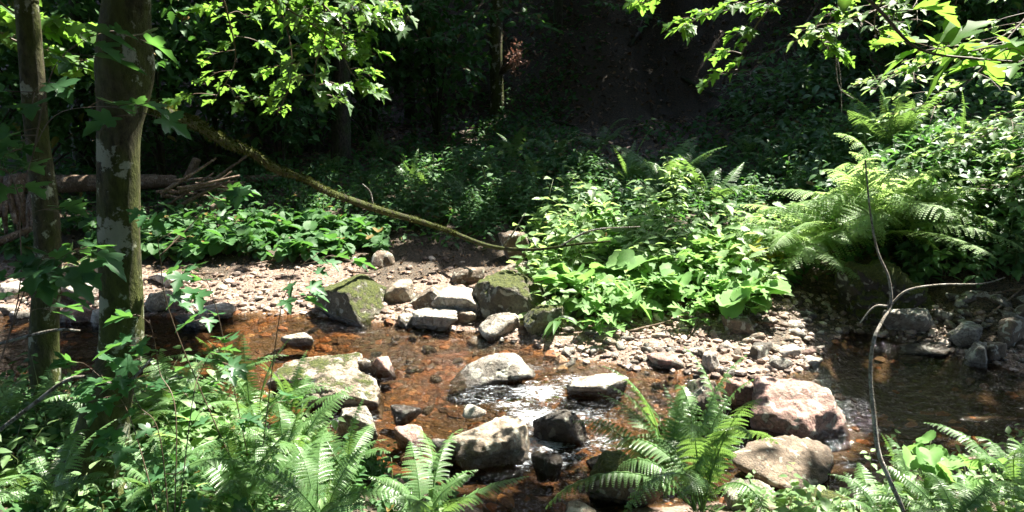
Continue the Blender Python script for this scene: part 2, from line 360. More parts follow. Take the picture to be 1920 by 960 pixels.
darker = bedw * np.maximum(sstep(1.45, 2.1, V[:, 0] - .15 * (V[:, 1] - 5)), np.maximum(.9 * (1 - sstep(4.1, 4.5, V[:, 1])), .7 * (1 - sstep(-3.2, -2.5, V[:, 0]))))  # shade and dark reflections of the pools painted into the bed colour
ca.data.foreach_set('color', np.stack([bedw, grw, darker, bedw * 0 + 1], -1).astype(np.float32).ravel())
RIF = [(1010, 735, .3, 1), (1075, 715, .22, .9), (920, 722, .22, .8), (1000, 780, .22, 1.1), (1010, 830, .25, 1.2), (850, 715, .25, .55), (1100, 780, .3, .8), (1050, 850, .3, .8),
       (700, 700, .22, .7), (760, 640, .4, .45), (690, 620, .3, .5), (660, 790, .2, .9), (960, 630, .25, .5), (1400, 685, .25, .8), (620, 612, .3, .5), (1180, 740, .2, .6), (990, 690, .2, .8), (1130, 830, .25, .8), (890, 745, .3, .7), (960, 760, .2, .9), (1150, 715, .2, .8), (1010, 860, .2, 1.), (720, 680, .3, .6),
       (800, 615, .25, .5), (870, 660, .5, .35), (1320, 800, .3, .5)]
def foam(x, y):  # weight of the foam and of the painted sky sheen
    f = 0 * x
    for px, py, r, a in RIF:
        p = at(px, py); f = np.maximum(f, a * np.exp(-(((x - p[0]) / (r * 1.3)) ** 2 + ((y - p[1]) / r) ** 2)))
    return f
wx = axis(-6.5, 6.5, .04, -14, 14, 1.5); wy = axis(3.4, 8.6, .04, 1.2, 10.5, 1.5)
def wz(X, Y):
    f = foam(X, Y); return f * .035 * (vnoise(X * 8, Y * 12, 11) + .6 * vnoise(X * 19, Y * 24, 12) - .8) + .004 * (vnoise(X * 6, Y * 9, 14) - .5)
Vw, Fw = grid(wx, wy, wz); g = Geo(); g.add(Vw, Fw, np.clip(foam(Vw[:, 0], Vw[:, 1]), 0, 1.2)); props(g.build('water', water_mat()), kind='structure')
gnd.data.materials[0] = gnd.data.materials[0]

# ------------------------------------------------------------------ rocks
_b = {}
def sphere(s):
    if s not in _b:
        bm = bmesh.new(); bmesh.ops.create_icosphere(bm, subdivisions=s, radius=1)
        _b[s] = (np.array([v.co[:] for v in bm.verts]), np.array([[v.index for v in f.verts] for f in bm.faces])); bm.free()
    return _b[s]
def rock_shape(seed, sub=4, planes=13, sharp=22, rough=.05, flat=.0, pl=()):
    r_ = np.random.default_rng(seed); D, F = sphere(sub)
    n = r_.normal(size=(planes, 3)); n /= np.linalg.norm(n, axis=1)[:, None]; n = np.vstack([n, [[0, 0, 1], [0.15, -.1, -1]]])
    h = r_.uniform(.62, 1.0, len(n)); h[-2] = r_.uniform(.55, .8) - flat
    for q in pl: v = np.array(q[:3], float); n = np.vstack([n, v / np.linalg.norm(v)]); h = np.r_[h, q[3]]
    q = np.clip(D @ n.T, 0, None) / h; r = (q ** sharp).sum(1) ** (-1 / sharp)
    V = D * r[:, None]
    nz = np.array([noise.fractal(Vector(v * 1.7 + seed * 3.1), .9, 2.1, 5) for v in D]) if sub >= 3 else 0
    n2 = np.array([noise.fractal(Vector(v * 6 + seed), .8, 2.1, 3) for v in D]) if sub >= 4 else 0
    V = V * (1 + rough * 1.5 * nz + rough * .9 * n2)[:, None] if sub >= 3 else V
    lo, hi = V.min(0), V.max(0)
    return (V - (lo + hi) / 2) / ((hi - lo) / 2), F
TONES = {'grey': (.27, .26, .235), 'pale': (.42, .395, .345), 'tan': (.38, .32, .25), 'pink': (.43, .27, .235), 'dark': (.085, .078, .068), 'brown': (.20, .155, .115), 'green': (.20, .21, .14), 'mossy': (.15, .14, .10), 'white': (.52, .49, .45)}
def rock(l, t, r, b, tone, label, z0=0.0, moss=0., wet=0., seed=None, dr=.8, hmin=.3, yaw=None, name='boulder', group=None, hs=1.0, sub=4, sharp=22, rough=.06, tilt=0, flat=0., pl=()):
    seed = seed if seed is not None else int(l * 7 + t)
    c = at((l + r) / 2, b, z0); dep = depth(c); W = (r - l) * dep / FPX * (1.08 if r - l > 70 else 1); D = W * dr
    al = math.atan2(CAM[2] - z0, c[1]); vis = (b - t) * dep / FPX
    Hh = max((vis - D * .62 * math.sin(al)) / math.cos(al), hmin * .75 * W) * hs * .84
    ctr = np.array([c[0], c[1] + D * .42, z0])
    V, F = rock_shape(seed, sub if (r - l) < 70 else 5, sharp=sharp, rough=rough, flat=flat, pl=pl)
    ya = yaw if yaw is not None else 0.
    full = Hh * 1.8
    V = V * np.array([W / 2, D / 2, full / 2])
    if tilt: ct, st = math.cos(tilt), math.sin(tilt); V = np.stack([V[:, 0] * ct - V[:, 2] * st, V[:, 1], V[:, 0] * st + V[:, 2] * ct], -1)
    g = Geo(); g.add(V, F)
    o = g.build(name, M_rock, loc=(ctr[0], ctr[1], z0 + Hh - full / 2)); o.rotation_euler = (0, 0, ya)
    k = random.uniform(.78, 1.05)
    o['tone'] = [v * k for v in TONES[tone]]; o['moss'] = float(moss) + .06; o['wet'] = float(wet)
    return props(o, label, 'rock' if name != 'boulder' else 'boulder', group)
S = 'stone'
ROCKS = [
 (572, 514, 755, 608, 'mossy', 'large moss capped boulder at the far water edge, dark on its left face', dict(moss=.50, seed=31, hs=1.2, sharp=45, pl=[(-.6, -.8, .05, .45), (.75, -.35, .5, .6), (-.3, 0, 1, .62)])),
 (764, 524, 862, 580, 'brown', 'triangular brown rock with shaded face behind the pale slab', dict(z0=.08, sharp=45, seed=12, pl=[(-.5, -.8, .1, .4), (.7, 0, .7, .45), (-.7, 0, .6, .5)])),
 (800, 527, 905, 590, 'white', 'long smooth bright slab between the triangular rock and the mossy dark boulder', dict(z0=.08, dr=.9, hmin=.2)),
 (868, 506, 1024, 604, 'mossy', 'dark faced boulder with moss on its left shoulder beside the round mottled one', dict(z0=.04, moss=.48, seed=8, hs=1.2, sharp=45, pl=[(-.15, -.97, -.1, .5), (-.7, -.6, .3, .65)])),
 (898, 580, 972, 640, 'pale', 'round mottled boulder standing in the water edge below the mossy dark boulder', dict(sharp=9, seed=77)),
 (984, 556, 1066, 622, 'green', 'low moss covered rock behind the small bright green plant', dict(z0=.08, moss=.45)),
 (712, 520, 778, 562, 'tan', 'tan rock tucked behind the large moss capped boulder', dict(z0=.1)),
 (742, 580, 800, 614, 'pale', 'small pale rock right of the large moss capped boulder', dict(name=S)),
 (772, 572, 856, 622, 'white', 'bright angular rock in the middle of the far water edge', dict(sharp=40, seed=5)),
 (848, 572, 894, 612, 'tan', 'little tan stone between the bright angular rock and the mottled boulder', dict(name=S)),
 (522, 622, 588, 649, 'pale', 'small pointed pale stone alone in the orange water', dict(name=S, dr=.5, sharp=40, moss=.18)),
 (506, 664, 662, 735, 'tan', 'long flat topped boulder in the stream', dict(moss=.30, dr=.7, seed=41, sharp=40, pl=[(0, -.9, -.2, .5), (-.1, 0, 1, .5)])),
 (565, 688, 716, 765, 'tan', 'sloping boulder leaning on the flat topped one in the stream', dict(moss=.28, dr=.7, seed=44, tilt=-.2, sharp=40, pl=[(.1, -.9, -.1, .5), (.2, -.2, 1, .5)])),
 (640, 662, 694, 704, 'dark', 'dark wet angular rock right of the flat topped boulder', dict(name=S, wet=.03, sharp=40)),
 (682, 663, 742, 706, 'pink', 'pinkish angular rock with wet shoulder beside the dark wet one', dict(name=S, sharp=40, wet=.02)),
 (846, 668, 1000, 720, 'grey', 'wide oval speckled boulder lying low in mid stream', dict(sharp=8, dr=.75, seed=70, moss=.12)),
 (1068, 694, 1180, 746, 'pale', 'pale rounded boulder in the water left of the foreground fern', dict(sharp=10, dr=.7, wet=.02)),
 (848, 764, 990, 878, 'tan', 'broad topped boulder in the near rapid with dark wet front', dict(wet=.10, dr=.95, seed=18, hs=.9, pl=[(.25, -.95, 0, .5), (0, -.1, 1, .5)])),
 (866, 756, 912, 782, 'white', 'little white stone lying on the back of the broad topped boulder', dict(name=S, z0=.16, sub=3)),
 (726, 754, 790, 794, 'dark', 'small black wet rock above the fern at the near edge', dict(name=S, wet=.15)),
 (734, 796, 798, 842, 'pink', 'pinkish brown rock above the front left fern', dict(name=S, wet=.03)),
 (806, 820, 860, 868, 'grey', 'grey stone with pale patches left of the broad topped boulder', dict(name=S)),
 (852, 832, 900, 872, 'grey', 'small grey stone wedged against the broad topped boulder', dict(name=S)),
 (628, 752, 706, 826, 'pale', 'pale leaning rock at the near edge behind the fern tips', dict(sharp=40, dr=.6, moss=.15)),
 (1006, 762, 1100, 836, 'dark', 'slanted black wet slab in the rapid', dict(wet=.2, dr=.6, tilt=.45, sharp=40)),
 (996, 846, 1056, 892, 'dark', 'round black wet rock below the foam', dict(name=S, wet=.2, sharp=9)),
 (1100, 852, 1150, 884, 'dark', 'half sunk black rock right of the foam', dict(name=S, wet=.2)),
 (1110, 848, 1245, 962, 'brown', 'big dark boulder streaked with moss under the foreground fern', dict(moss=.55, dr=.9, seed=23)),
 (1420, 690, 1618, 826, 'pink', 'big pink boulder at the edge of the dark pool', dict(dr=.8, seed=52, wet=.01, sharp=20, rough=.07, pl=[(-.1, -.35, .9, .55), (.5, -.8, .1, .7), (.85, -.2, .3, .8)])),
 (1362, 700, 1430, 768, 'pink', 'pinkish stone touching the left side of the big pink boulder', dict(sharp=30)),
 (1376, 806, 1596, 930, 'brown', 'brown grey slab sloping into the pool below the big pink boulder', dict(dr=.7, hs=.8, seed=66, tilt=-.15, pl=[(.1, -.5, .8, .5)])),
 (1452, 890, 1598, 985, 'green', 'rounded rock thickly covered in yellow moss at the near bank', dict(moss=.62, z0=.1, sharp=8)),
 (1366, 900, 1470, 985, 'pale', 'pale brown rock left of the yellow moss rock', dict(z0=.08)),
 (1056, 940, 1124, 985, 'tan', 'small mossy topped rock at the bottom in the dark water', dict(name=S, moss=.2)),
 (1284, 700, 1372, 784, 'brown', 'brown rock seen through the foreground fern', dict(dr=.8)),
 (1218, 655, 1284, 692, 'pink', 'smooth pink stone on the gravel bar above the foreground fern', dict(name=S, sharp=10)),
 (1408, 638, 1458, 680, 'dark', 'dark angular stone on the right end of the gravel bar', dict(name=S, z0=.02, sharp=40)),
 (1458, 642, 1510, 674, 'white', 'pale flat stone right of the dark angular one', dict(name=S, z0=.02)),
 (1442, 662, 1494, 698, 'grey', 'grey stone in front of the pale flat stone on the bar', dict(name=S)),
 (1508, 664, 1546, 690, 'white', 'small white tipped stone at the right end of the gravel bar', dict(name=S)),
 (1464, 624, 1508, 650, 'brown', 'brown stone at the back of the gravel bar beside the dark inlet', dict(name=S, z0=.03)),
 (1318, 652, 1352, 700, 'white', 'upright whitish stone in the middle of the gravel bar', dict(name=S, sharp=40)),
 (1358, 584, 1424, 632, 'brown', 'rounded brown rock at the back of the gravel bar', dict(z0=.08)),
 (1668, 568, 1772, 638, 'grey', 'grey slanted boulder at the edge of the pool under the big fern', dict(z0=.02, seed=91, sharp=40, moss=.1, dr=.6)),
 (1586, 448, 1790, 598, 'dark', 'huge dark mossy boulder carrying the big fern', dict(z0=.08, moss=.72, dr=.7, hmin=.5, seed=64, rough=.14, sharp=12, pl=[(0, -1, .1, .5)])),
 (1806, 636, 1866, 690, 'grey', 'pointed grey stone by the pool on the right bank', dict(name=S, sharp=40)),
 (1850, 632, 1896, 682, 'brown', 'brown stone right of the pointed grey stone', dict(name=S)),
 (1786, 600, 1850, 640, 'grey', 'flat grey stone on the right bank above the pointed one', dict(name=S, z0=.1)),
 (1880, 590, 1935, 640, 'brown', 'brown stone at the right edge of the picture on the stony bank', dict(name=S, z0=.12)),
 (1700, 640, 1790, 668, 'dark', 'low dark stone at the waterline under the grey slanted boulder', dict(name=S, hmin=.15)),
 (690, 464, 738, 503, 'brown', 'round brown boulder alone on the back of the beach', dict(z0=.16, sharp=7)),
 (846, 494, 910, 528, 'brown', 'flat shaded rock half buried in the beach behind the bright slab', dict(z0=.14, moss=.1)),
 (934, 424, 992, 472, 'brown', 'rusty brown upright rock behind the thin end of the mossy branch', dict(z0=.3)),
 (938, 480, 1016, 516, 'tan', 'sandy rock behind the mossy dark boulder', dict(z0=.14, moss=.3)),
 (-10, 524, 52, 562, 'white', 'whitish rock at the left edge of the beach', dict(z0=.05)),
 (44, 528, 122, 566, 'pink', 'pinkish white flat rock left of the thin trunk', dict(z0=.05)),
 (102, 516, 192, 566, 'white', 'bright white rock seen between the two trunks', dict(z0=.06, sharp=30)),
 (108, 478, 190, 524, 'tan', 'mossy rock in front of the ground cover between the trunks', dict(z0=.14, moss=.35)),
 (16, 574, 64, 598, 'white', 'small white stone in the water left of the thin trunk', dict(name=S)),
 (104, 564, 186, 604, 'pink', 'reddish pale flat rock at the waterline between the trunks', dict(z0=.0)),
 (-6, 566, 26, 590, 'pale', 'small pale stone at the left edge of the stream', dict(name=S)),
 (166, 574, 206, 612, 'white', 'white stone touching the left side of the big trunk', dict(name=S)),
 (264, 538, 334, 580, 'tan', 'tan rounded rock just right of the big trunk', dict(z0=.05, sharp=10)),
 (262, 504, 352, 536, 'white', 'bleached rock on the beach right of the big trunk', dict(z0=.1)),
 (298, 544, 356, 582, 'pink', 'pinkish stone beside the tan rounded rock', dict(name=S, z0=.03)),
 (318, 584, 396, 616, 'dark', 'dark wet rock at the far water edge left of the fern', dict(name=S, wet=.03)),
 (372, 566, 436, 594, 'white', 'pale stone at the far water edge above the dark wet rock', dict(name=S, z0=.02)),
 (0, 732, 46, 756, 'pale', 'pale lilac stone at the near water edge on the far left', dict(name=S, z0=.02)),
 (300, 700, 372, 740, 'brown', 'brown rock behind the sapling leaves at the near edge', dict(z0=.1, moss=.2)),
]
for (l, t, r, b, tone, lab, kw) in ROCKS: rock(l, t, r, b, tone, lab, **kw)

# cobbles one can count: 12 shapes, copied
PEB = []
for i in range(12):
    V, F = rock_shape(900 + i, 3, 10, 16 if i % 2 else 30, .05); g = Geo(); g.add(V * np.array([1, .8, .55]), F); PEB.append(g.mesh('cobble', M_rock))
def cobble(p, s, tone, label, group, k=1.0):
    nm = 'stone' if 'stone' in label.split() else 'cobble'
    o = put(nm, random.choice(PEB), None, p, (random.uniform(-.4, .4), random.uniform(-.4, .4), random.uniform(0, 6.28)), (s * random.uniform(.8, 1.3), s * random.uniform(.7, 1.1), s * random.uniform(.6, 1.1)))
    k *= random.uniform(.45, 1.0); o['tone'] = [v * k for v in TONES[tone]]; o['moss'] = 0.0; o['wet'] = 0.0
    props(o, label, nm, group)
COB = [  # polygon-ish boxes in the photo (px0,py0,px1,py1,count,size range m, tones, label, group)
 (1050, 585, 1300, 690, 85, (.025, .075), ['pale', 'white', 'pink', 'grey', 'tan'], 'pale cobble of the sunny gravel bar below the bright herbs', 'cobbles on the sunny gravel bar'),
 (1300, 585, 1540, 690, 62, (.03, .09), ['grey', 'brown', 'tan', 'pink', 'pale'], 'mixed grey brown cobble at the right end of the gravel bar', 'cobbles at the end of the gravel bar'),
 (1770, 560, 1930, 680, 46, (.04, .12), ['grey', 'brown', 'grey'], 'grey angular stone heaped on the right bank by the pool', 'stones heaped on the right bank'),
 (0, 515, 330, 590, 45, (.03, .09), ['white', 'pink', 'pale', 'tan'], 'bleached cobble of the left beach behind the trunks', 'cobbles on the left beach'),
 (330, 520, 590, 575, 32, (.02, .06), ['white', 'pink', 'pale'], 'small pale cobble of the beach under the hanging dark leaves', 'cobbles on the middle beach'),
 (740, 570, 1050, 625, 20, (.02, .05), ['tan', 'brown', 'pale'], 'small stone wedged between boulders of the far water edge', 'stones wedged between the boulders'),
 (600, 600, 1060, 720, 26, (.03, .08), ['dark', 'brown', 'grey', 'tan'], 'half sunk stone poking out of the middle of the stream', 'half sunk stones of the stream'),
 (700, 760, 1140, 900, 34, (.03, .10), ['dark', 'dark', 'brown', 'grey'], 'wet dark stone of the near rapid', 'wet stones of the near rapid'),
 (1180, 690, 1430, 800, 24, (.03, .09), ['brown', 'pink', 'grey'], 'stone between the foreground fern and the big pink boulder', 'stones beside the pink boulder'),
 (1540, 560, 1680, 625, 14, (.03, .08), ['dark', 'brown'], 'dark stone in the shaded inlet under the big mossy boulder', 'stones in the shaded inlet'),
]
for (x0, y0, x1, y1, n, (s0, s1), tones, lab, grp) in COB:
    n = int(n * (1.35 if 'stream' in grp or 'rapid' in grp or 'wedged' in grp else 1))
    for i in range(n):
        p = ground(random.uniform(x0, x1), random.uniform(y0, y1)); s = s0 + (s1 - s0) * random.random() ** 1.8
        cobble((p[0], p[1], p[2] + s * .15), s, random.choice(tones), lab, grp)
# uncountable small gravel and submerged bed stones
def gravel(name, n, xr, yr, size, cond, label, cols, sink=.2):
    D, F = sphere(1); g = Geo()
    x = rng.uniform(*xr, n * 6); y = rng.uniform(*yr, n * 6); k = cond(x, y); x, y = x[k][:n], y[k][:n]; n = len(x)
    s = size[0] + (size[1] - size[0]) * rng.random(n) ** 2.5; a = rng.uniform(0, 6.28, n)
    M = np.zeros((n, 3, 3)); sx, sy_, sz = s * rng.uniform(.8, 1.4, n), s * rng.uniform(.7, 1.1, n), s * rng.uniform(.4, .8, n)
    M[:, 0, 0] = np.cos(a) * sx; M[:, 0, 1] = -np.sin(a) * sy_; M[:, 1, 0] = np.sin(a) * sx; M[:, 1, 1] = np.cos(a) * sy_; M[:, 2, 2] = sz
    M = M + rng.normal(0, .12, M.shape) * s[:, None, None]
    T = np.stack([x, y, H(x, y) + s * sink], -1); Dj = D * (1 + rng.normal(0, .10, (len(D), 1)))
    g.inst((Dj, F), M, T, rng.random(n))
    m, nt, lk = mat(name); t = N(nt, 'ShaderNodeAttribute', attribute_name='tint').outputs['Fac']
    c = ramp(nt, t, cols); fn = tex(nt, 'ShaderNodeTexNoise', 70, coords(nt, True), Detail=4.0)
    c = mixc(nt, 1.0, c, ramp(nt, fn, [(.3, (.6, .6, .6)), (.7, (1.25, 1.25, 1.25))]), 'MULTIPLY')
    finish(nt, c, .7, bump(nt, fn, .01, .6), .4)
    props(g.build(name, m, smooth=False), label, 'gravel', kind='stuff')
def cbeach(x, y):
    dn, df = zones(x, y); u = np.random.default_rng(3).random(len(x)); return (df < .03) & (-df < np.where(x < .8, .25 + 1.6 * u ** 2.2, .95)) & (y > 4)
gravel('gravel', 4600, (-7, 5.5), (5, 9.5), (.008, .045), cbeach, 'loose pale gravel of the far beach and bar', [(0, (.07, .05, .038)), (.4, (.18, .13, .10)), (.75, (.30, .23, .18)), (1, (.50, .43, .36))])
def cbed(x, y):
    dn, df = zones(x, y); return (np.minimum(dn, df) > -.05)
gravel('gravel', 1500, (-7, 5.5), (2.6, 8), (.012, .09), cbed, 'rust coloured stones of the stream bed under the water', [(0, (.035, .02, .012)), (.3, (.08, .036, .014)), (.6, (.15, .06, .02)), (.85, (.25, .10, .03)), (1, (.24, .18, .11))], sink=-.25)
# ------------------------------------------------------------------ leaf shapes (base at origin, +Y outwards, length 1)
def outline(half, cen, curl=.22, fold=.14, w=1.0):
    Rr = [(x * w, y) for x, y in half]; Lf = [(-x, y) for x, y in Rr[::-1] if x > 1e-6]
    P = [(cen[0], cen[1])] + Rr + Lf
    V = np.array([(x, y, fold * abs(x) - curl * y * y) for x, y in P]); n = len(P) - 1
    return V, [[0, 1 + i, 1 + (i + 1) % n] for i in range(n)]
MAPLE = outline([(0, 0), (.10, -.06), (.24, -.12), (.40, -.04), (.36, .05), (.28, .13), (.40, .20), (.50, .27), (.62, .44), (.47, .45), (.43, .52), (.30, .45), (.19, .42), (.20, .58), (.30, .68), (.17, .74), (.12, .88), (0, 1.03)], (0, .22), .34, .26)
OVATE = outline([(0, 0), (.16, .12), (.26, .32), (.22, .58), (.11, .82), (0, 1)], (0, .35), .3, .25)
SMALL = outline([(0, 0), (.27, .35), (.16, .75), (0, 1)], (0, .35), .3, .3)
NARROW = outline([(0, 0), (.09, .2), (.12, .45), (.07, .78), (0, 1)], (0, .4), .5, .3)
ROUND = outline([(0, .06), (.14, -.08), (.28, -.07), (.38, -.05), (.43, .06), (.53, .14), (.50, .27), (.56, .40), (.49, .52), (.50, .65), (.39, .73), (.34, .86), (.20, .89), (.12, .99), (0, .97)], (0, .28), .26, .34)
TOOTH = outline([(0, 0), (.12, .04), (.22, .14), (.20, .20), (.32, .30), (.25, .38), (.33, .50), (.22, .56), (.25, .70), (.13, .74), (.11, .88), (0, 1.02)], (0, .35), .28, .2)
def stem_to(g, a, b, r, bow=.0, tint=.5, sides=4):
    a = np.asarray(a, float); b = np.asarray(b, float); m = (a + b) / 2 + np.array([0, 0, bow]); tube(g, [a, m, b], [r, r * .8, r * .5], sides, tint, sub=2)

# ------------------------------------------------------------------ trees: trunks in view
class Sun:  # where the crowns overhead leave gaps: rays from these places to the sun stay open
    C = []
def lit(px, py, r, z=None, y=None, keep=.02):
    p = aty(px, py, y) if y is not None else at(px, py, z if z is not None else .1)
    Sun.C.append((p, r, keep))
for a in [ # beach and boulders
 (20, 560, .6), (150, 545, .6), (290, 540, .5), (440, 550, .45), (560, 560, .5), (520, 510, .3), (400, 505, .3), (600, 500, .25), (700, 545, .6), (820, 560, .6), (930, 570, .5),
 # stream in the middle
 (520, 610, .5), (640, 620, .6), (780, 640, .6), (900, 640, .6), (620, 690, .6), (760, 700, .55), (900, 710, .6), (1020, 700, .5), (720, 770, .4), (820, 790, .42), (930, 790, .42), (1020, 780, .4), (1130, 715, .45),
 # gravel bar, pink boulder
 (1100, 640, .5), (1230, 650, .5), (1350, 670, .5), (1450, 665, .4), (1500, 750, .5), (1400, 740, .45), (1540, 790, .35), (1250, 720, .4), (480, 640, .35), (1430, 860, .3)]:
    lit(a[0], a[1], a[2], .05)
for a in [(1000, 520, .5), (1100, 520, .55), (1220, 520, .55), (1330, 500, .5), (1400, 470, .4), (1020, 440, .4), (1120, 420, .5), (1240, 410, .5), (1350, 400, .45), (1180, 560, .5), (1300, 560, .5), (1080, 370, .35), (1060, 580, .4)]:
    lit(a[0], a[1], a[2], .5)
for a in [(1480, 400, .5, 8.0), (1560, 360, .6, 8.2), (1640, 350, .6, 8.2), (1700, 400, .5, 7.8), (1540, 450, .4, 7.5), (1790, 350, .3, 8.2), (1560, 300, .35, 8.6), (1690, 290, .35, 8.6), (1600, 440, .4, 7.8), (1450, 470, .3, 7.8),
          (1840, 300, .2, 8.2), (1800, 230, .2, 8.2), (1890, 200, .25, 8), (1860, 400, .15, 8), (1740, 240, .15, 9), (1900, 470, .2, 7.6), (1900, 540, .3, 7),
          (420, 60, .35, 5.4), (520, 40, .35, 5.2), (600, 80, .4, 5.2), (660, 160, .3, 5.2), (430, 160, .3, 5.4), (540, 180, .3, 5.2), (700, 20, .3, 5.2),
          (1340, 30, .3, 5.6), (1430, 70, .35, 5.6), (1500, 110, .3, 5.6), (1600, 30, .3, 5.6), (1540, 50, .3, 5.6), (1780, 70, .3, 2.0), (1860, 110, .3, 2.2), (1700, 40, .2, 2.0),
          (1650, 880, .2, 2.95), (1632, 780, .2, 3.05), (1636, 680, .2, 3.1), (1665, 590, .1, 3.15), (1760, 535, .06, 3.2), (290, 640, .18, 2.8), (260, 740, .12, 2.7), (400, 640, .15, 2.9), (200, 800, .1, 2.7), (380, 520, .05, 3.3), (430, 880, .12, 3), (1750, 600, .2, 7), (1270, 760, .3, 3.7), (1330, 820, .3, 3.6), (1210, 830, .3, 3.6), (1450, 830, .25, 3.7), (1250, 900, .25, 3.4), (820, 880, .3, 3.3), (720, 860, .25, 3.3), (900, 900, .2, 3.4), (780, 940, .2, 3.0),
          (420, 650, .25, 4.4), (460, 620, .2, 4.4), (340, 690, .13, 4.3), (480, 760, .2, 3.8), (560, 700, .2, 4.2), (600, 820, .25, 3.6), (420, 760, .14, 3.8), (520, 900, .14, 3.0), (380, 800, .1, 3.4),
          (1700, 930, .25, 3.2), (1800, 930, .3, 3.2), (1620, 940, .2, 3.1), (1890, 850, .25, 3.5), (1520, 920, .2, 3.4), (1720, 860, .2, 3.5),
          (60, 30, .3, 6.5), (120, 60, .25, 6.5), (260, 280, .04, 3.0), (235, 390, .07, 2.6), (230, 640, .06, 2.9), (245, 590, .06, 2.9), (90, 400, .05, 3.8), (90, 700, .1, 3.9), (90, 730, .1, 3.9),
          (965, 110, .22, 14.8), (600, 440, .4, 9.2), (520, 455, .25, 8.9), (430, 450, .4, 9.2), (340, 440, .3, 9.2), (280, 450, .2, 9.0), (680, 460, .15, 8.8), (150, 350, .2, 10.5), (170, 345, .25, 10.5), (380, 365, .2, 10), (130, 490, .2, 8.5), (700, 430, .2, 9), (1640, 650, .1, 6.5),
          (500, 820, .35, 3.6), (300, 860, .22, 3), (650, 930, .3, 3.0), (380, 720, .2, 4), (560, 880, .25, 3.2), (450, 700, .2, 4.2), (120, 860, .12, 3), (1640, 30, .4, 7.6), (1750, 150, .25, 7.6), (1850, 180, .3, 7.4), (1250, 30, .2, 5.5), (930, 90, .2, 15.5), (930, 140, .2, 15.5), (932, 200, .2, 15.5), (1130, 300, .12, 10), (1400, 330, .12, 10), (40, 300, .12, 10), (60, 230, .12, 10), (20, 880, .1, 3), (60, 860, .1, 3), (330, 890, .12, 2.9), (200, 215, .06, 2.3), (900, 60, .3, 12), (760, 60, .2, 11), (860, 420, .12, 9.5), (900, 360, .1, 10)]:
    lit(a[0], a[1], a[2], y=a[3])
def trunk(root, P, r, m, seed=0, sides=20, bmp=.06):
    g = Geo(); tube(g, P, r, sides, .5, sub=14, bump=bmp, seed=seed); return g.build('trunk', m, root)
def pxpath(L):   # (px,py,y,halfwidth px)
    P = [aty(a, b, y) for a, b, y, h in L]; return np.array(P), np.array([h * depth(p) / FPX for p, (_, _, _, h) in zip(P, L)])
TREES = []
def tree(L, label, mt, top, cat='tree', seed=0, sides=20, bmp=.06):
    P, r = pxpath(L); P = P[::-1]; r = r[::-1]
    base = np.array([P[0][0], P[0][1], hz(P[0][0], P[0][1])])
    if P[0][2] > base[2] - .1: P = np.vstack([base - [0, 0, .15], P]); r = np.r_[r[0] * 1.15, r]
    d = P[-1] - P[-2]; d = d / np.linalg.norm(d)
    ends = [P[-1] + (np.array([d[0] * .6, d[1] * .6, 1]) * k) for k in (1.2, 3, top)]
    P = np.vstack([P, ends]); r = np.r_[r, r[-1] * .9, r[-1] * .75, r[-1] * .4]
    root = empty('tree', base, label, cat); g = Geo(); tube(g, P - base, r, sides, .5, sub=12, bump=bmp, seed=seed); g.build('trunk', mt, root)
    TREES.append((root, base, P[-1], r[-1])); return root
def roots(root, n, ln, r, m, seed):
    r_ = np.random.default_rng(seed); b = np.array(root.location)
    for i in range(n):
        a = 6.28 * i / n + r_.normal(0, .3); P = []
        for t in (0, .3, .65, 1): x = b[0] + math.cos(a + t * .4) * ln * t; y = b[1] + math.sin(a + t * .4) * ln * t; P.append([x - b[0], y - b[1], hz(x, y) - b[2] + (.22 if t == 0 else .03 if t < .5 else .0) - .05 * (t == 1)])
        g = Geo(); tube(g, P, [r, r * .75, r * .45, r * .15], 8, .5, sub=6, bump=.15, seed=i); g.build('root', m, root)
big = tree([(238, -60, 3.0, 40), (236, 0, 3.0, 41), (233, 70, 3.0, 47), (232, 130, 3.0, 51), (228, 190, 3.0, 44), (223, 250, 3.0, 38), (224, 360, 3.0, 37), (225, 480, 3.0, 37), (228, 640, 3.0, 38), (205, 745, 3.0, 40), (180, 850, 3.0, 52), (150, 940, 3.0, 66)],
     'thick mossy trunk with pale lichen patches standing at the left', M_bark, 5.5, seed=2, sides=28)
thin = tree([(45, -40, 3.9, 20), (50, 0, 3.9, 20), (60, 130, 3.9, 21), (70, 260, 3.9, 20), (84, 380, 3.9, 22), (88, 480, 3.9, 23), (84, 600, 3.9, 24), (84, 680, 3.9, 26), (95, 780, 3.9, 26), (100, 830, 3.9, 32)],
     'slender mottled trunk left of the thick mossy one', M_bark, 5.5, seed=5, sides=22)
roots(big, 6, .75, .075, M_bark, 1); roots(thin, 5, .45, .045, M_bark, 2)
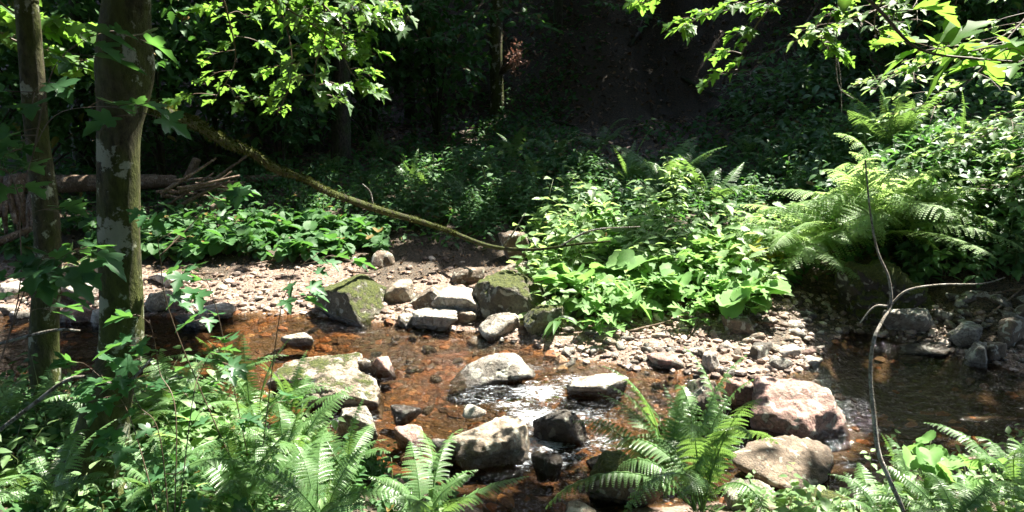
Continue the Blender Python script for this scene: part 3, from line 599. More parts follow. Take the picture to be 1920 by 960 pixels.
BT = [((932, -30, 15.6, 12), (930, 60, 15.6, 12), (931, 160, 15.6, 13), (933, 240, 15.6, 16), 'straight mossy trunk in the middle of the dark slope'),
      ((762, -30, 16, 10), (765, 80, 16, 10), (768, 180, 16, 11), (770, 260, 16, 12), 'dim slim trunk left of the straight mossy one on the slope'),
      ((640, -30, 12.6, 15), (642, 80, 12.6, 15), (640, 200, 12.6, 17), (640, 305, 12.6, 20), 'dark trunk behind the bright hanging sycamore leaves'),
      ((1048, -30, 17, 9), (1045, 60, 17, 9), (1043, 140, 17, 10), (1040, 200, 17, 11), 'thin dark trunk right of the straight mossy one on the slope'),
      ((470, -30, 13.5, 16), (474, 80, 13.5, 16), (480, 180, 13.5, 18), (484, 270, 13.5, 21), 'broad dark trunk behind the yellow green leaves'),
      ((1560, -30, 14, 9), (1535, 60, 14, 9), (1515, 150, 14, 10), (1495, 240, 14, 11), 'leaning dark trunk on the slope behind the yellow green branch'),
      ((330, -30, 14.5, 10), (326, 80, 14.5, 10), (322, 180, 14.5, 11), (318, 270, 14.5, 12), 'dark trunk just right of the thick mossy one far back'),
      ((140, -30, 13, 12), (146, 80, 13, 12), (150, 180, 13, 13), (152, 280, 13, 15), 'dark trunk seen between the two left trunks far back')]
for i, (a, b, c, d, lab) in enumerate(BT): tree([a, b, c, d], lab, M_bark if i == 0 else M_bark2, 6, seed=10 + i, sides=12)
def offtree(x, y, r, lab):
    z = hz(x, y); base = np.array([x, y, z]); P = np.array([[0, 0, -.2], [.05, .02, 1.5], [.1, -.1, 4], [.0, .1, 8]]); root = empty('tree', base, lab, 'tree')
    g = Geo(); tube(g, P, [r * 1.3, r, r * .8, r * .4], 14, .5, sub=10, bump=.05); g.build('trunk', M_bark2, root); TREES.append((root, base, base + P[-1], r * .4))
offtree(8.6, 8.2, .2, 'tree rising from the right bank whose twigs hang in at the top right')
offtree(5.6, 2.4, .17, 'tree on the near bank right of the picture with broad yellow green leaves')
offtree(10.5, 14.5, .2, 'unseen tree added high on the right slope for shade from the sun'); offtree(4.5, 20.5, .2, 'tree above the bare dark slope')  # right slope tree is added unseen, for shade on the sun side
offtree(-3.5, -3.0, .2, 'unseen tree added behind the viewpoint to the left to block sky light'); offtree(3.4, -3.5, .2, 'unseen tree added behind the viewpoint to the right to block sky light')  # both added out of view, their leaves hold back sky light
offtree(-9.5, 7.5, .2, 'tree on the left end of the beach'); offtree(-5, 20, .2, 'tree above the left slope')
# crowns overhead, out of view, shaped to cast shade and leave sun gaps
def canopy(n=135000):
    x = rng.uniform(-15, 19, n); y = rng.uniform(-8, 27, n); gz = H(x, y)
    z = np.maximum(6.0, gz + 3.2) + rng.random(n) * 4.0
    P = np.stack([x, y, z], -1); kp = np.ones(n, bool)
    for (p, r, keep) in Sun.C:
        d = P - p; t = d @ SUN; q = d - t[:, None] * SUN; dist = np.linalg.norm(q, axis=1)
        rr = r * (.8 + .45 * vnoise(x * 2.2, y * 2.2, 21)); kill = (dist < rr + .12) & (t > 0) & (rng.random(n) > keep)
        kp &= ~kill
    # small random sun flecks everywhere
    G = P - SUN * ((z - .5) / SUN[2])[:, None]
    fl = rng.uniform([-7, 2], [7, 14], (46, 2)); fr_ = rng.uniform(.05, .13, 46)
    for (a, b), r in zip(fl, fr_):
        if b > 9.8: continue
        kp &= ~(((G[:, 0] - a) ** 2 + (G[:, 1] - b) ** 2) < (r + .12) ** 2)
    P = P[kp]; n = len(P)
    M = frames(rng.uniform(0, 6.28, n), rng.normal(-.1, .35, n), rng.normal(0, .35, n), rng.uniform(.26, .38, n)); tint = rng.random(n)
    own = np.argmin([((P[:, :2] - t[1][:2]) ** 2).sum(1) for t in TREES], axis=0)
    for i, (root, base, top, r) in enumerate(TREES):
        k = own == i
        if not k.any(): continue
        c = P[k].mean(0); g = Geo(); g.inst(TOOTH, M[k], P[k] - base, tint[k]); g.build('shade_crown', M_can, root)
        g = Geo(); Q = P[k]; sel = Q[rng.integers(0, len(Q), 9)]
        for s in sel:
            f = rng.uniform(.3, .9); a = top - base; a = a * np.array([f * .3 + .7, f * .3 + .7, 1]) - [0, 0, (1 - f) * 1.2]; b = s - base
            if min(np.linalg.norm(np.cross(a - (p - base), SUN)) for p, _, _ in Sun.C[:1]) < 0: continue
            tube(g, [a, a * .5 + b * .5 + [0, 0, .5], b], [max(r * .8, .03), .025, .008], 6, .5, sub=5)
        g.build('limbs', M_bark2, root)
canopy()

# ------------------------------------------------------------------ leafy branches
def leafy(root, P, rad, n, size, tpl=MAPLE, mt=M_leaf, spread=.3, droop=-.35, sub=6, name='foliage', barkm=M_rstem, bname='branch', twigs=6, tdroop=.12, dens=None, pj=.3):
    """a branch (world points) carrying side twigs with leaves; all relative to root"""
    b = np.array(root.location); C = catmull(np.asarray(P, float), sub) - b
    g = Geo(); tube(g, C, np.linspace(rad, rad * .25, len(C)), 6, .5); lv = Geo(); pts = []; yw = []
    L = len(C)
    for i in range(twigs):
        k = int(L * (.15 + .83 * i / max(twigs - 1, 1))); k = min(k, L - 2); d = C[min(k + 1, L - 1)] - C[k - 1]; ang = math.atan2(d[1], d[0]) + random.choice((-1, 1)) * random.uniform(.5, 1.3)
        ln = spread * random.uniform(.5, 1.2); e = C[k] + np.array([math.cos(ang) * ln, math.sin(ang) * ln, -tdroop * ln / .3 * random.uniform(.2, 1.3)])
        m = (C[k] + e) / 2 + [0, 0, .03]; tw = catmull([C[k], m, e], 4); tube(g, tw, np.linspace(rad * .35, rad * .12, len(tw)), 4, .5)
        for q in range(max(2, n // twigs)):
            t = random.uniform(.25, 1.0) ** .7; p = tw[min(int(t * (len(tw) - 1)), len(tw) - 1)]; pts.append(p); yw.append(ang + random.choice((-1, 1)) * random.uniform(.2, 1.5))
    for q in range(n // 4):
        k = random.randrange(L // 3, L); d = C[-1] - C[-2]; pts.append(C[k]); yw.append(math.atan2(d[1], d[0]) + random.uniform(-1.3, 1.3))
    pts = np.array(pts); yw = np.array(yw); k = len(pts); pl = size * rng.uniform(.3, .8, k)
    out = np.stack([np.cos(yw) * pl, np.sin(yw) * pl, rng.uniform(-.4, .25, k) * pl], -1)
    T = pts + out
    seg = Geo()
    for a, c in zip(pts, T): tube(g, [a, c], [size * .016, size * .012], 3, .5)
    lv.inst(tpl, frames(yw, rng.normal(droop, pj, k), rng.normal(0, .3, k), size * rng.uniform(.6, 1.15, k)), T, rng.random(k))
    g.build(bname, barkm, root); lv.build(name, mt, root, smooth=True)
# sycamore twigs of the thick tree hanging in at the top left
for pts, n, s in [([(300, -160, 4.2), (400, -40, 5.0), (430, 40, 5.3), (440, 120, 5.4), (400, 190, 5.5)], 60, .105),
               ([(430, -140, 4.6), (500, -30, 5.1), (540, 60, 5.3), (545, 150, 5.3), (520, 215, 5.3)], 60, .10),
               ([(520, -120, 4.8), (590, -10, 5.1), (640, 50, 5.2), (650, 120, 5.2), (690, 175, 5.2)], 70, .105),
               ([(560, -120, 4.8), (640, -30, 5.1), (700, -5, 5.2), (745, 10, 5.2)], 30, .10),
               ([(330, -140, 4.8), (480, -20, 5.0), (560, 30, 5.1), (620, 70, 5.2)], 50, .11)]:
    leafy(big, [aty(*p) for p in pts], .010, int(n * 1.15), s * .78, spread=.28, twigs=9)
for pts, n, s in [([(-60, -60, 6.2), (20, 20, 6.4), (90, 40, 6.5), (180, 60, 6.6)], 60, .14), ([(-80, -20, 6.2), (0, 60, 6.4), (70, 90, 6.5), (150, 110, 6.5)], 50, .14)]:
    leafy(thin, [aty(*p) for p in pts], .012, n, s, spread=.4)
RT = TREES[10][0]; NT = TREES[11][0]
for pts, n, s in [([(1700, -160, 6.2), (1560, -60, 5.8), (1450, 10, 5.6), (1400, 80, 5.6), (1380, 140, 5.6)], 60, .09),
               ([(1650, -120, 6.0), (1500, -30, 5.7), (1400, 10, 5.6), (1320, 30, 5.6), (1285, 50, 5.6)], 50, .09),
               ([(1750, -160, 6.2), (1640, -50, 5.8), (1570, 20, 5.7), (1540, 70, 5.7), (1560, 100, 5.7)], 60, .09),
               ([(1760, -130, 6.2), (1680, -30, 5.9), (1640, 30, 5.8), (1650, 90, 5.8)], 40, .09),
               ([(1500, -160, 6), (1350, -60, 5.6), (1260, -20, 5.5), (1210, 5, 5.5)], 30, .09),
               ([(1850, -160, 7.6), (1800, -30, 7.6), (1780, 70, 7.6), (1740, 130, 7.6)], 80, .08)]:
    leafy(RT, [aty(*p) for p in pts], .01, n, s, spread=.22)
leafy(NT, [aty(*p) for p in [(1500, -120, 2.2), (1640, 10, 2.1), (1720, 90, 2.1), (1830, 110, 2.1), (2000, 120, 2.1)]], .006, 12, .115, spread=.14, droop=-.05, twigs=5, tdroop=0)
leafy(NT, [aty(*p) for p in [(2050, 40, 2.3), (1960, 80, 2.2), (1880, 110, 2.2), (1800, 100, 2.2)]], .005, 12, .12, spread=.12, droop=-.05, twigs=5, tdroop=0)
for pts, n, s in [([(2000, -60, 8.2), (1900, 60, 7.8), (1820, 150, 7.6), (1740, 210, 7.5)], 110, .10), ([(2050, 60, 7.8), (1950, 180, 7.5), (1870, 240, 7.4), (1800, 280, 7.4)], 110, .10),
               ([(2000, -20, 8.4), (1860, 80, 8.2), (1740, 120, 8.2), (1660, 150, 8.2)], 110, .10), ([(2050, 140, 7.6), (1980, 260, 7.4), (1920, 330, 7.3), (1850, 360, 7.2)], 80, .09), ([(1900, -120, 7), (1760, -30, 6.6), (1640, 20, 6.4), (1560, 60, 6.3)], 90, .10)]:
    leafy(RT, [aty(*p) for p in pts], .012, n, s, TOOTH, M_herb, spread=.5, droop=-.15, twigs=12)
for pts, n, s in [([(560, -120, 4.8), (600, -20, 5.1), (610, 60, 5.2), (590, 130, 5.3), (600, 190, 5.3)], 60, .11), ([(420, -120, 5.2), (560, -40, 5.1), (650, 10, 5.1), (700, 40, 5.1)], 55, .11)]:
    leafy(big, [aty(*p) for p in pts], .010, int(n * 1.3), s * .8, mt=M_silver, spread=.30, twigs=9)
# middle tree's own low greenery, beech like, dim
def spray_tree0(*a): pass
def spray_tree(i, pts, n, s, spread=.6): leafy(TREES[i][0], [aty(*p) for p in pts], .02, n, s, TOOTH, M_dim, spread=spread, droop=-.15, twigs=12)
spray_tree(2, [(932, -60, 15.2), (940, -10, 14.2), (960, 20, 13.6), (985, 35, 13.2)], 90, .16)
spray_tree(2, [(930, -60, 15.2), (900, 10, 14.0), (860, 50, 13.4), (800, 75, 13)], 110, .15)
spray_tree(2, [(930, -60, 15.2), (840, -20, 14.0), (780, 10, 13.4), (700, 25, 13)], 110, .15)
spray_tree(3, [(765, -40, 15.6), (730, 40, 14.4), (690, 80, 14), (660, 110, 13.8)], 110, .15)
spray_tree(3, [(765, -40, 15.6), (800, 60, 14.4), (830, 100, 14), (870, 130, 13.8)], 90, .15)

spray_tree(5, [(1045, -60, 16.5), (1100, -10, 15.2), (1170, 10, 14.4), (1220, 30, 14)], 90, .14)
spray_tree(7, [(1560, -40, 13.6), (1500, 60, 12.6), (1450, 100, 12), (1400, 140, 11.6)], 90, .13)
spray_tree(7, [(1560, -40, 13.6), (1600, 60, 12.4), (1640, 120, 12), (1660, 170, 11.6)], 110, .13)
# ------------------------------------------------------------------ near saplings with broad dark leaves
def sapling(label, base, paths, mt, size, nl, spread=.16, group=None):
    root = empty('sapling', base, label, 'sapling', group)
    for P in paths: leafy(root, P, .0028, nl, size, MAPLE, mt, spread=spread, droop=-.12, twigs=5, bname='stem', tdroop=.04, pj=.17)
    return root
def gpt(x, y, dz=0.): return np.array([x, y, hz(x, y) + dz])
sapling('sycamore sapling whose dark leaves hang before the beach right of the thick trunk', gpt(-1.25, 3.35),
        [[gpt(-1.25, 3.35), aty(420, 640, 3.3), aty(400, 560, 3.3), aty(385, 520, 3.3), aty(370, 500, 3.3)], [gpt(-1.25, 3.35), aty(520, 620, 3.3), aty(540, 540, 3.3), aty(560, 500, 3.3), aty(600, 490, 3.3)]], M_near, .095, 15, .14)
sapling('sycamore sapling with bluish lit leaves in front of the thick trunk foot', gpt(-1.3, 2.55),
        [[gpt(-1.3, 2.55), aty(330, 780, 2.7), aty(300, 700, 2.8), aty(290, 640, 2.8), aty(280, 600, 2.8)], [gpt(-1.3, 2.55), aty(250, 800, 2.7), aty(210, 730, 2.7), aty(170, 690, 2.7)],
         [gpt(-1.3, 2.55), aty(300, 820, 2.6), aty(260, 760, 2.6), aty(240, 700, 2.6)], [gpt(-1.3, 2.55), aty(360, 760, 2.8), aty(380, 690, 2.9), aty(410, 640, 2.9)]], M_near, .085, 15, .15)
sapling('tall sapling with flat tiers of leaves crossing both left trunks', gpt(-2.1, 2.3),
        [[gpt(-2.1, 2.3), aty(20, 620, 2.4), aty(40, 380, 2.4), aty(90, 230, 2.4), aty(180, 200, 2.3), aty(270, 212, 2.2)], [aty(30, 500, 2.4), aty(60, 490, 2.3), aty(110, 505, 2.3)], [aty(20, 620, 2.4), aty(60, 520, 2.4), aty(130, 480, 2.3)],
         [aty(40, 380, 2.4), aty(20, 330, 2.4), aty(-10, 300, 2.4)], [aty(60, 300, 2.4), aty(100, 130, 2.3), aty(180, 60, 2.3)]], M_near, .105, 9, .14)
sapling('sapling twig with dark leaves in front of the fallen branches', gpt(-1.1, 3.0),
        [[gpt(-1.1, 3.0), aty(330, 620, 3.0), aty(300, 480, 2.9), aty(290, 420, 2.8), aty(240, 395, 2.6)], [aty(300, 480, 2.9), aty(360, 420, 3), aty(400, 370, 3), aty(440, 350, 3)]], M_near, .09, 8, .12)

# ------------------------------------------------------------------ mossy branch, thin foreground stem, twigs
r0 = empty('fallen_branch', gpt(*aty(840, 430, 8.3)[:2]), 'long moss covered dead branch slanting from the thick trunk down to the bank', 'branch')
P, r = pxpath([(262, 190, 3.02, 9), (330, 219, 3.8, 10), (375, 238, 4.3, 8.5), (420, 266, 4.8, 9), (470, 286, 5.3, 7), (520, 318, 5.8, 7.5), (570, 335, 6.2, 5.8), (620, 362, 6.7, 6.5), (720, 396, 7.5, 6.5), (800, 419, 8.0, 5), (860, 440, 8.3, 3.5)])
g = Geo(); tube(g, P - np.array(r0.location), r, 10, .5, sub=8, bump=.12); g.build('limb', M_mossbr, r0)
C = catmull(np.hstack([P, r[:, None]]), 40); n = 5200; q = rng.integers(0, len(C), n); u = rng.normal(size=(n, 3)); u[:, 2] += .5; u /= np.linalg.norm(u, axis=1)[:, None]
k = vnoise(q * .11, q * .0 + u[:, 0] * 2, 4) > .35; q, u = q[k], u[k]; n = len(q)
g = Geo(); g.inst(SMALL, frames(np.arctan2(u[:, 1], u[:, 0]), np.arcsin(u[:, 2]) * .8, rng.normal(0, .8, n), rng.uniform(.010, .026, n)), C[q, :3] + u * C[q, 3:] * .95 - np.array(r0.location), rng.random(n)); g.build('moss', M_moss, r0)
g = Geo(); P2, r2 = pxpath([(850, 437, 8.3, 4.5), (920, 462, 7.8, 4), (1000, 468, 7.2, 3.2), (1080, 458, 6.9, 2.6), (1145, 452, 6.8, 1.6)]); tube(g, P2 - np.array(r0.location), r2, 6, .5, sub=6)
for q in [[(1050, 462, 7.0, 2.2), (1110, 432, 6.8, 1.8), (1200, 425, 6.8, 1.2)], [(940, 464, 7.7, 2), (960, 440, 7.6, 1.6), (985, 400, 7.6, 1)], [(700, 390, 7.4, 2), (694, 360, 7.4, 1.4), (680, 345, 7.3, .8)]]:
    P3, r3 = pxpath(q); g2 = Geo(); tube(g2, P3 - np.array(r0.location), r3, 5, .5, sub=5); g2.build('twig', M_twig, r0)
g.build('tip', M_mossbr, r0)
b = gpt(*aty(1700, 985, 2.9)[:2]); r0 = empty('bare_sapling', b, 'thin pale bare stem curving up in front of the dark pool', 'sapling')
P, r = pxpath([(1700, 985, 2.9, 7), (1668, 900, 2.95, 7), (1648, 850, 3.0, 7), (1640, 790, 3.05, 6.5), (1632, 700, 3.1, 6), (1638, 640, 3.1, 6), (1655, 600, 3.15, 5.5), (1670, 570, 3.2, 5.5), (1666, 520, 3.2, 4), (1645, 470, 3.2, 3.6), (1632, 400, 3.2, 3), (1622, 300, 3.2, 2.2)])
P = np.vstack([b - [0, 0, .05], P]); r = np.r_[r[0], r] * .6
g = Geo(); tube(g, P - b, r, 8, .5, sub=7, bump=.08); g.build('stem', M_pale, r0)
g = Geo()
for q in [[(1668, 575, 3.2, 2.6), (1700, 545, 3.2, 2.2), (1760, 534, 3.2, 2.0), (1840, 532, 3.2, 1.6), (1885, 520, 3.2, 1)], [(1668, 575, 3.2, 3), (1640, 575, 3.2, 2), (1612, 606, 3.2, 1.2)]]:
    P3, r3 = pxpath(q); tube(g, P3 - b, r3, 6, .5, sub=6)
g.build('side_twigs', M_pale, r0)
b = gpt(-2.2, 2.6); r0 = empty('dead_stick', b, 'thin dry stick leaning across the plants at the bottom left', 'stick')
P, r = pxpath([(-30, 830, 2.6, 4), (60, 760, 2.6, 4), (150, 770, 2.62, 3.5), (230, 720, 2.65, 3.2), (285, 672, 2.7, 2)]); P[2] = aty(140, 782 - 75, 2.62)
g = Geo(); tube(g, P - b, r, 6, .5, sub=5); g.build('stick', M_twig, r0)
b = gpt(-2.3, 3.3); r0 = empty('dead_stick', b, 'thin twig crossing in front of the slender trunk over the water', 'stick')
P, r = pxpath([(-20, 650, 3.3, 3), (60, 628, 3.3, 3), (110, 618, 3.3, 2.6), (150, 620, 3.3, 2)]); g = Geo(); tube(g, P - b, r, 6, .5, sub=5); g.build('stick', M_twig, r0)
for i, (q, lab) in enumerate([([(1575, -10, 6, 1), (1568, 80, 6.2, 1), (1572, 160, 6.5, 1), (1600, 185, 6.6, .8)], 'thin pale bare twig hanging at the top right'), ([(1560, 60, 6.5, .8), (1575, 140, 6.6, .8), (1578, 210, 6.8, .6)], 'second fine bare twig hanging beside the forked one at the top right')]):
    P, r = pxpath(q); b = P[-1]; r0 = empty('hanging_twig', b, lab, 'twig'); g = Geo(); tube(g, P - b, r, 5, .5, sub=5); g.build('twig', M_twig, r0)

# ------------------------------------------------------------------ fallen logs and root plate on the left
def log(name, L, label, mt=M_dead, bmp=.12, sides=14, cat='log', lift=True):
    P, r = pxpath(L)
    for i in range(len(P)):
        if lift: P[i][2] = max(P[i][2], hz(P[i][0], P[i][1]) + r[i] * .6)
    b = P.mean(0); g = Geo(); tube(g, P - b, r, sides, .5, sub=7, bump=bmp, seed=len(label)); o = g.build(name, mt, None, loc=b); props(o, label, cat); return o
log('fallen_log', [(-40, 350, 10.4, 17), (100, 345, 10.5, 17), (200, 342, 10.6, 15), (330, 340, 10.8, 12)], 'long sunlit fallen log behind the two left trunks')
log('fallen_log', [(330, 345, 11.2, 9), (430, 338, 11.2, 8), (520, 333, 11.3, 7)], 'thin dim log lying right of the broken upright stub')
log('log_stub', [(352, 332, 10.6, 8), (362, 314, 10.6, 8), (369, 298, 10.6, 8)], 'short broken stub standing up out of the branch heap', lift=False, bmp=.06)
br = empty('branch_heap', gpt(*ground(360, 385)[:2]), 'heap of grey dead branches right of the thick trunk', 'branch pile'); bb = np.array(br.location)
for i in range(22):
    x0 = random.uniform(285, 380); y0 = random.uniform(335, 388); ln = random.uniform(40, 130); a = random.uniform(-.25, .25) if i > 4 else random.uniform(.4, .9)
    yy = random.uniform(9.6, 10.5); P, r = pxpath([(x0, y0, yy, random.uniform(1.5, 5)), (x0 + ln * .5, y0 - math.sin(a) * ln * .5 + random.uniform(-3, 3), yy + .1, 3), (x0 + ln, y0 - math.sin(a) * ln, yy + .2, 2)])
    g = Geo(); tube(g, P - bb, r, 6, .5, sub=4, bump=.1); g.build('stick', M_dead, br)
rp = empty('root_plate', gpt(-5.6, 9.3), 'upturned root plate of torn wood at the left edge', 'root plate'); bb = np.array(rp.location)
for i in range(16):
    x0 = random.uniform(-20, 60); e = (x0 + random.uniform(-70, 40), random.uniform(400, 450)); P, r = pxpath([(x0 + 20, 340 + random.uniform(-10, 20), 9.3, random.uniform(7, 14)), ((x0 + e[0]) / 2 + 8, 380, 9.1, random.uniform(5, 10)), (e[0], e[1], 8.9, 3)])
    g = Geo(); tube(g, P - bb, r, 8, .5, sub=5, bump=.25, seed=i); g.build('root', M_dead, rp)
log('broken_branch', [(395, 392, 9.4, 7), (430, 372, 9.5, 7), (452, 355, 9.6, 5)], 'dark broken branch end at the right of the branch heap')
for i, (x, y, a, ln) in enumerate([(1280, 150, -.5, 90), (1180, 90, .9, 80), (1330, 215, .02, 190), (1000, 225, -.2, 80), (860, 200, .4, 90)]):
    q = [ground(x + math.cos(a) * ln * t, y - math.sin(a) * ln * t) + [0, 0, .04] for t in (0, .35, .7, 1)]; b = q[0]; g = Geo(); tube(g, np.array(q) - b, [.05, .045, .03, .015] if i != 2 else [.09, .08, .07, .06], 6, .5, sub=4, bump=.15)
    props(g.build('fallen_branch', M_bark2, None, loc=b), 'dim fallen branch lying on the dark leaf covered slope', 'branch', 'fallen branches on the dark slope')
for i, (x, y, a, ln) in enumerate([(480, 500, .3, .5), (660, 515, -.4, .35), (1180, 628, .2, .4), (1380, 610, -.3, .5), (1850, 600, .3, .6), (350, 520, -.2, .4), (1290, 640, .7, .3), (1820, 565, -.1, .7)]):
    q = ground(x, y); a *= 1.5; pts = [q + [math.cos(a) * ln * t, math.sin(a) * ln * t, 0] for t in (0, .4, .7, 1)]; pts = [np.array([v[0], v[1], hz(v[0], v[1]) + .03 + .02 * k]) for k, v in enumerate(pts)]
    g = Geo(); tube(g, np.array(pts) - q, [.012, .01, .008, .003], 5, .5, sub=4, bump=.2, seed=i); props(g.build('dead_twig', M_dead, None, loc=q), 'bleached dead twig lying on the stones of the far bank', 'twig', 'dead twigs on the stones')
log('driftwood', [(-20, 462, 8.6, 8), (30, 440, 8.8, 7), (60, 428, 8.9, 5)], 'grey driftwood pole sticking out under the root plate')

# ------------------------------------------------------------------ ferns
def frond_mesh(theta0, bend, npin=26, wid=.2, side=0., seed=0):
    r_ = np.random.default_rng(seed); n = 60; s = np.linspace(0, 1, n); th = R(theta0) - R(bend) * s ** 1.4
    X = np.cumsum(np.cos(th)) / n; Z = np.cumsum(np.sin(th)) / n; Yl = side * s ** 2
    C = np.stack([X, Yl, Z], -1); g = Geo(); tube(g, C[::4], np.linspace(.0065, .0015, len(C[::4])), 4, .3)
    Vs, Fs, tn = [], [], []; nv = 0
    for i in range(npin):
        t = .14 + .85 * (i / (npin - 1)) ** .92; k = min(int(t * (n - 1)), n - 2); p = C[k]; tg = C[k + 1] - C[k]; tg /= np.linalg.norm(tg)
        prof = min(1, (t - .05) / .33) ** .8 * (1 - ((t - .14) / .88) ** 2.2) ** .9; L = wid * max(prof, .03)
        up = np.cross(tg, [0, 1, 0]); up = -up / np.linalg.norm(up); up = up if up[2] > 0 or up[0] < 0 else up
        for sd in (-1, 1):
            if r_.random() < .05: continue
            ax = np.array([0, sd, 0]) * .93 + tg * .36; ax += -np.array([0, 0, 1]) * r_.uniform(0, .22); ax /= np.linalg.norm(ax)
            pr = np.cross(ax, up); pr /= np.linalg.norm(pr); m = max(4, int(11 * prof) + 1); ds = L / m
            L1 = L * (r_.uniform(.9, 1.06) if r_.random() < .93 else r_.uniform(.4, .7))
            for q in range(m):
                f = (q + .5) / m; c = p + ax * (L1 * f) - np.array([0, 0, .25]) * L * f * f; w_ = .021 * (1 - f * .8) * (.7 + .4 * prof) + .002
                for e in (-1, 1):
                    a1 = c - ax * ds * .42; a2 = c + ax * ds * .42; tip = c + pr * e * w_ + ax * ds * .55 + up * .004; mid = c + pr * e * w_ * .6 - ax * ds * .25
                    Vs += [a1, mid, tip, a2]; Fs.append([nv, nv + 1, nv + 2, nv + 3]); nv += 4
                    tn.append(.35 + .45 * t + .1 * r_.random())
    g.add(np.array(Vs), Fs, np.repeat(tn, 4)); return g
FR = [frond_mesh(a, b, npin=c, wid=w_, side=s_, seed=i).mesh('frond', M_fern, False) for i, (a, b, c, w_, s_) in enumerate([(78, 62, 28, .17, .06), (66, 78, 28, .18, -.08), (56, 70, 26, .19, .1), (74, 96, 30, .17, -.05), (44, 52, 26, .2, .07), (84, 40, 26, .16, 0.), (82, 100, 25, .15, .16), (74, 125, 25, .145, -.18), (88, 75, 24, .135, .08), (60, 105, 24, .15, -.1)])]

FP = [frond_mesh(a, b, npin=30, wid=w_, side=s_, seed=40 + i).mesh('frond', M_fern2, False) for i, (a, b, w_, s_) in enumerate([(70, 85, .25, .1), (58, 92, .27, -.1), (46, 75, .26, .06), (80, 70, .22, -.05), (35, 60, .26, .05)])]
def fern(base, label, n, L, low=.5, yaw0=None, yspan=6.283, group=None, sel=None, FR=FR):
    root = empty('fern', base, label, 'fern', group)
    y0 = random.uniform(0, 6) if yaw0 is None else yaw0 - yspan / 2
    for i in range(n):
        me = FR[random.choice(sel)] if sel else FR[random.choice((4, 2, 1, 3) if random.random() < low else (0, 1, 5, 3))]
        yw = y0 + yspan * (i + random.uniform(-.35, .35)) / n
        put('frond', me, root, (random.uniform(-.03, .03), random.uniform(-.03, .03), 0), (random.gauss(0, .3), random.gauss(0.03, .16), yw), (L * random.uniform(.5, 1.15), L * random.uniform(.55, 1.0), L * random.uniform(.6, 1.15)))
    return root
def fpx(px, py, y=None, z=None):
    if y is not None: p = aty(px, py, y); return p
    return ground(px, py)
fern(aty(1640, 440, 7.6), 'big sunlit lady fern spreading over the dark mossy boulder', 42, 1.4, .6, sel=(0, 1, 2, 3, 1, 2, 4), FR=FP)
fern(aty(1560, 470, 7.7), 'drooping lady fern at the left side of the big sunlit one', 14, 1.1, .9, yaw0=3.6, yspan=3.6, sel=(1, 2, 4), FR=FP)
fern(aty(1500, 475, 7.5), 'low pale fern under the left of the big sunlit one', 12, .9, .8, yaw0=3.9, yspan=3.4, sel=(1, 2, 4), FR=FP)
fern(aty(1720, 440, 7.7), 'arching fern under the right of the big sunlit one', 12, 1.1, .7, yaw0=5.6, yspan=4, sel=(0, 1, 2), FR=FP)
fern(aty(1670, 300, 9.3), 'dark feathery fern standing behind the big sunlit one', 14, 1.25, .2, sel=(0, 5, 1))
fern(ground(1250, 375), 'tall shaded fern behind the bright herbs', 14, 1.15, .6, sel=(1, 2, 3, 0))
fern(ground(1330, 395), 'smaller shaded fern right of the tall shaded one', 10, .9, .4)
fern(ground(1180, 360), 'dim fern left of the tall shaded one', 10, .9, .4)
fern(aty(1310, 960, 3.45), 'pale green foreground fern in front of the gravel bar', 19, .88, .30, sel=(6, 7, 8, 9, 6, 8))
fern(aty(1250, 930, 3.7), 'thin foreground fern behind the pale green one beside the rapid', 9, .85, .3, yaw0=2.2, yspan=3, sel=(6, 8, 8))
fern(aty(800, 985, 3.0), 'bright green fern at the bottom just left of the rapid', 13, .55, .6, sel=(0, 1, 2, 4))
fern(aty(425, 715, 4.3), 'yellow green fern at the near water edge left of the pointed stone', 10, .40, .3, sel=(5, 0, 0, 1))
fern(aty(90, 790, 3.6), 'small fern at the foot of the slender trunk', 8, .36, .6)
fern(aty(555, 790, 3.9), 'fern reaching towards the flat topped boulder in the stream', 10, .40, .5)
fern(aty(640, 900, 3.4), 'spreading fern right of the sapling leaves at the lower left', 12, .48, .8)
fern(aty(540, 860, 3.4), 'fern in the lower left thicket behind the bright bottom one', 11, .46, .7)
fern(aty(470, 960, 2.9), 'fern at the bottom of the lower left thicket', 11, .5, .7)
fern(aty(600, 985, 2.8), 'deep green fern at the bottom beside the bright one', 12, .5, .7)
fern(aty(300, 930, 2.7), 'dark fern under the sapling at the lower left', 10, .42, .7)
fern(aty(100, 940, 2.6), 'shaded fern in the bottom left corner', 10, .42, .7)
fern(aty(30, 790, 3.4), 'little fern at the left edge above the water', 8, .4, .7)
fern(aty(1715, 960, 3.4), 'small upright fern at the bottom right beside the bare stem', 8, .42, .2, sel=(5, 0))
fern(aty(1900, 920, 3.3), 'fern at the right edge of the near bank', 9, .5, .4)
fern(aty(1780, 985, 2.9), 'low fern at the bottom right corner', 10, .4, .8)
fern(aty(1650, 985, 2.9), 'low pale fern at the bottom right of the moss rock', 9, .38, .8)
fern(aty(135, 515, 8.0), 'small yellow fern on the mossy rock between the trunks', 8, .35, .6)
k = 0
for i, (x, y) in enumerate([(900, 330), (960, 310), (1040, 300), (1090, 330), (820, 330), (1400, 300), (1460, 320), (720, 300), (620, 320), (560, 290), (250, 300), (1130, 280), (1010, 345), (780, 360), (880, 380), (470, 330)]):
    fern(ground(x, y), 'dim fern of the shaded undergrowth at the foot of the slope', 8, random.uniform(.6, .95), .6, group='ferns in the shaded undergrowth')
for i, (x, y, yy) in enumerate([(1790, 300, 8.6), (1860, 280, 8.4), (1900, 350, 7.8), (1840, 380, 8.0)]):
    fern(aty(x, y, yy), 'fern among the right bank foliage above the stones', 9, random.uniform(.6, .8), .7, group='ferns in the right bank foliage')

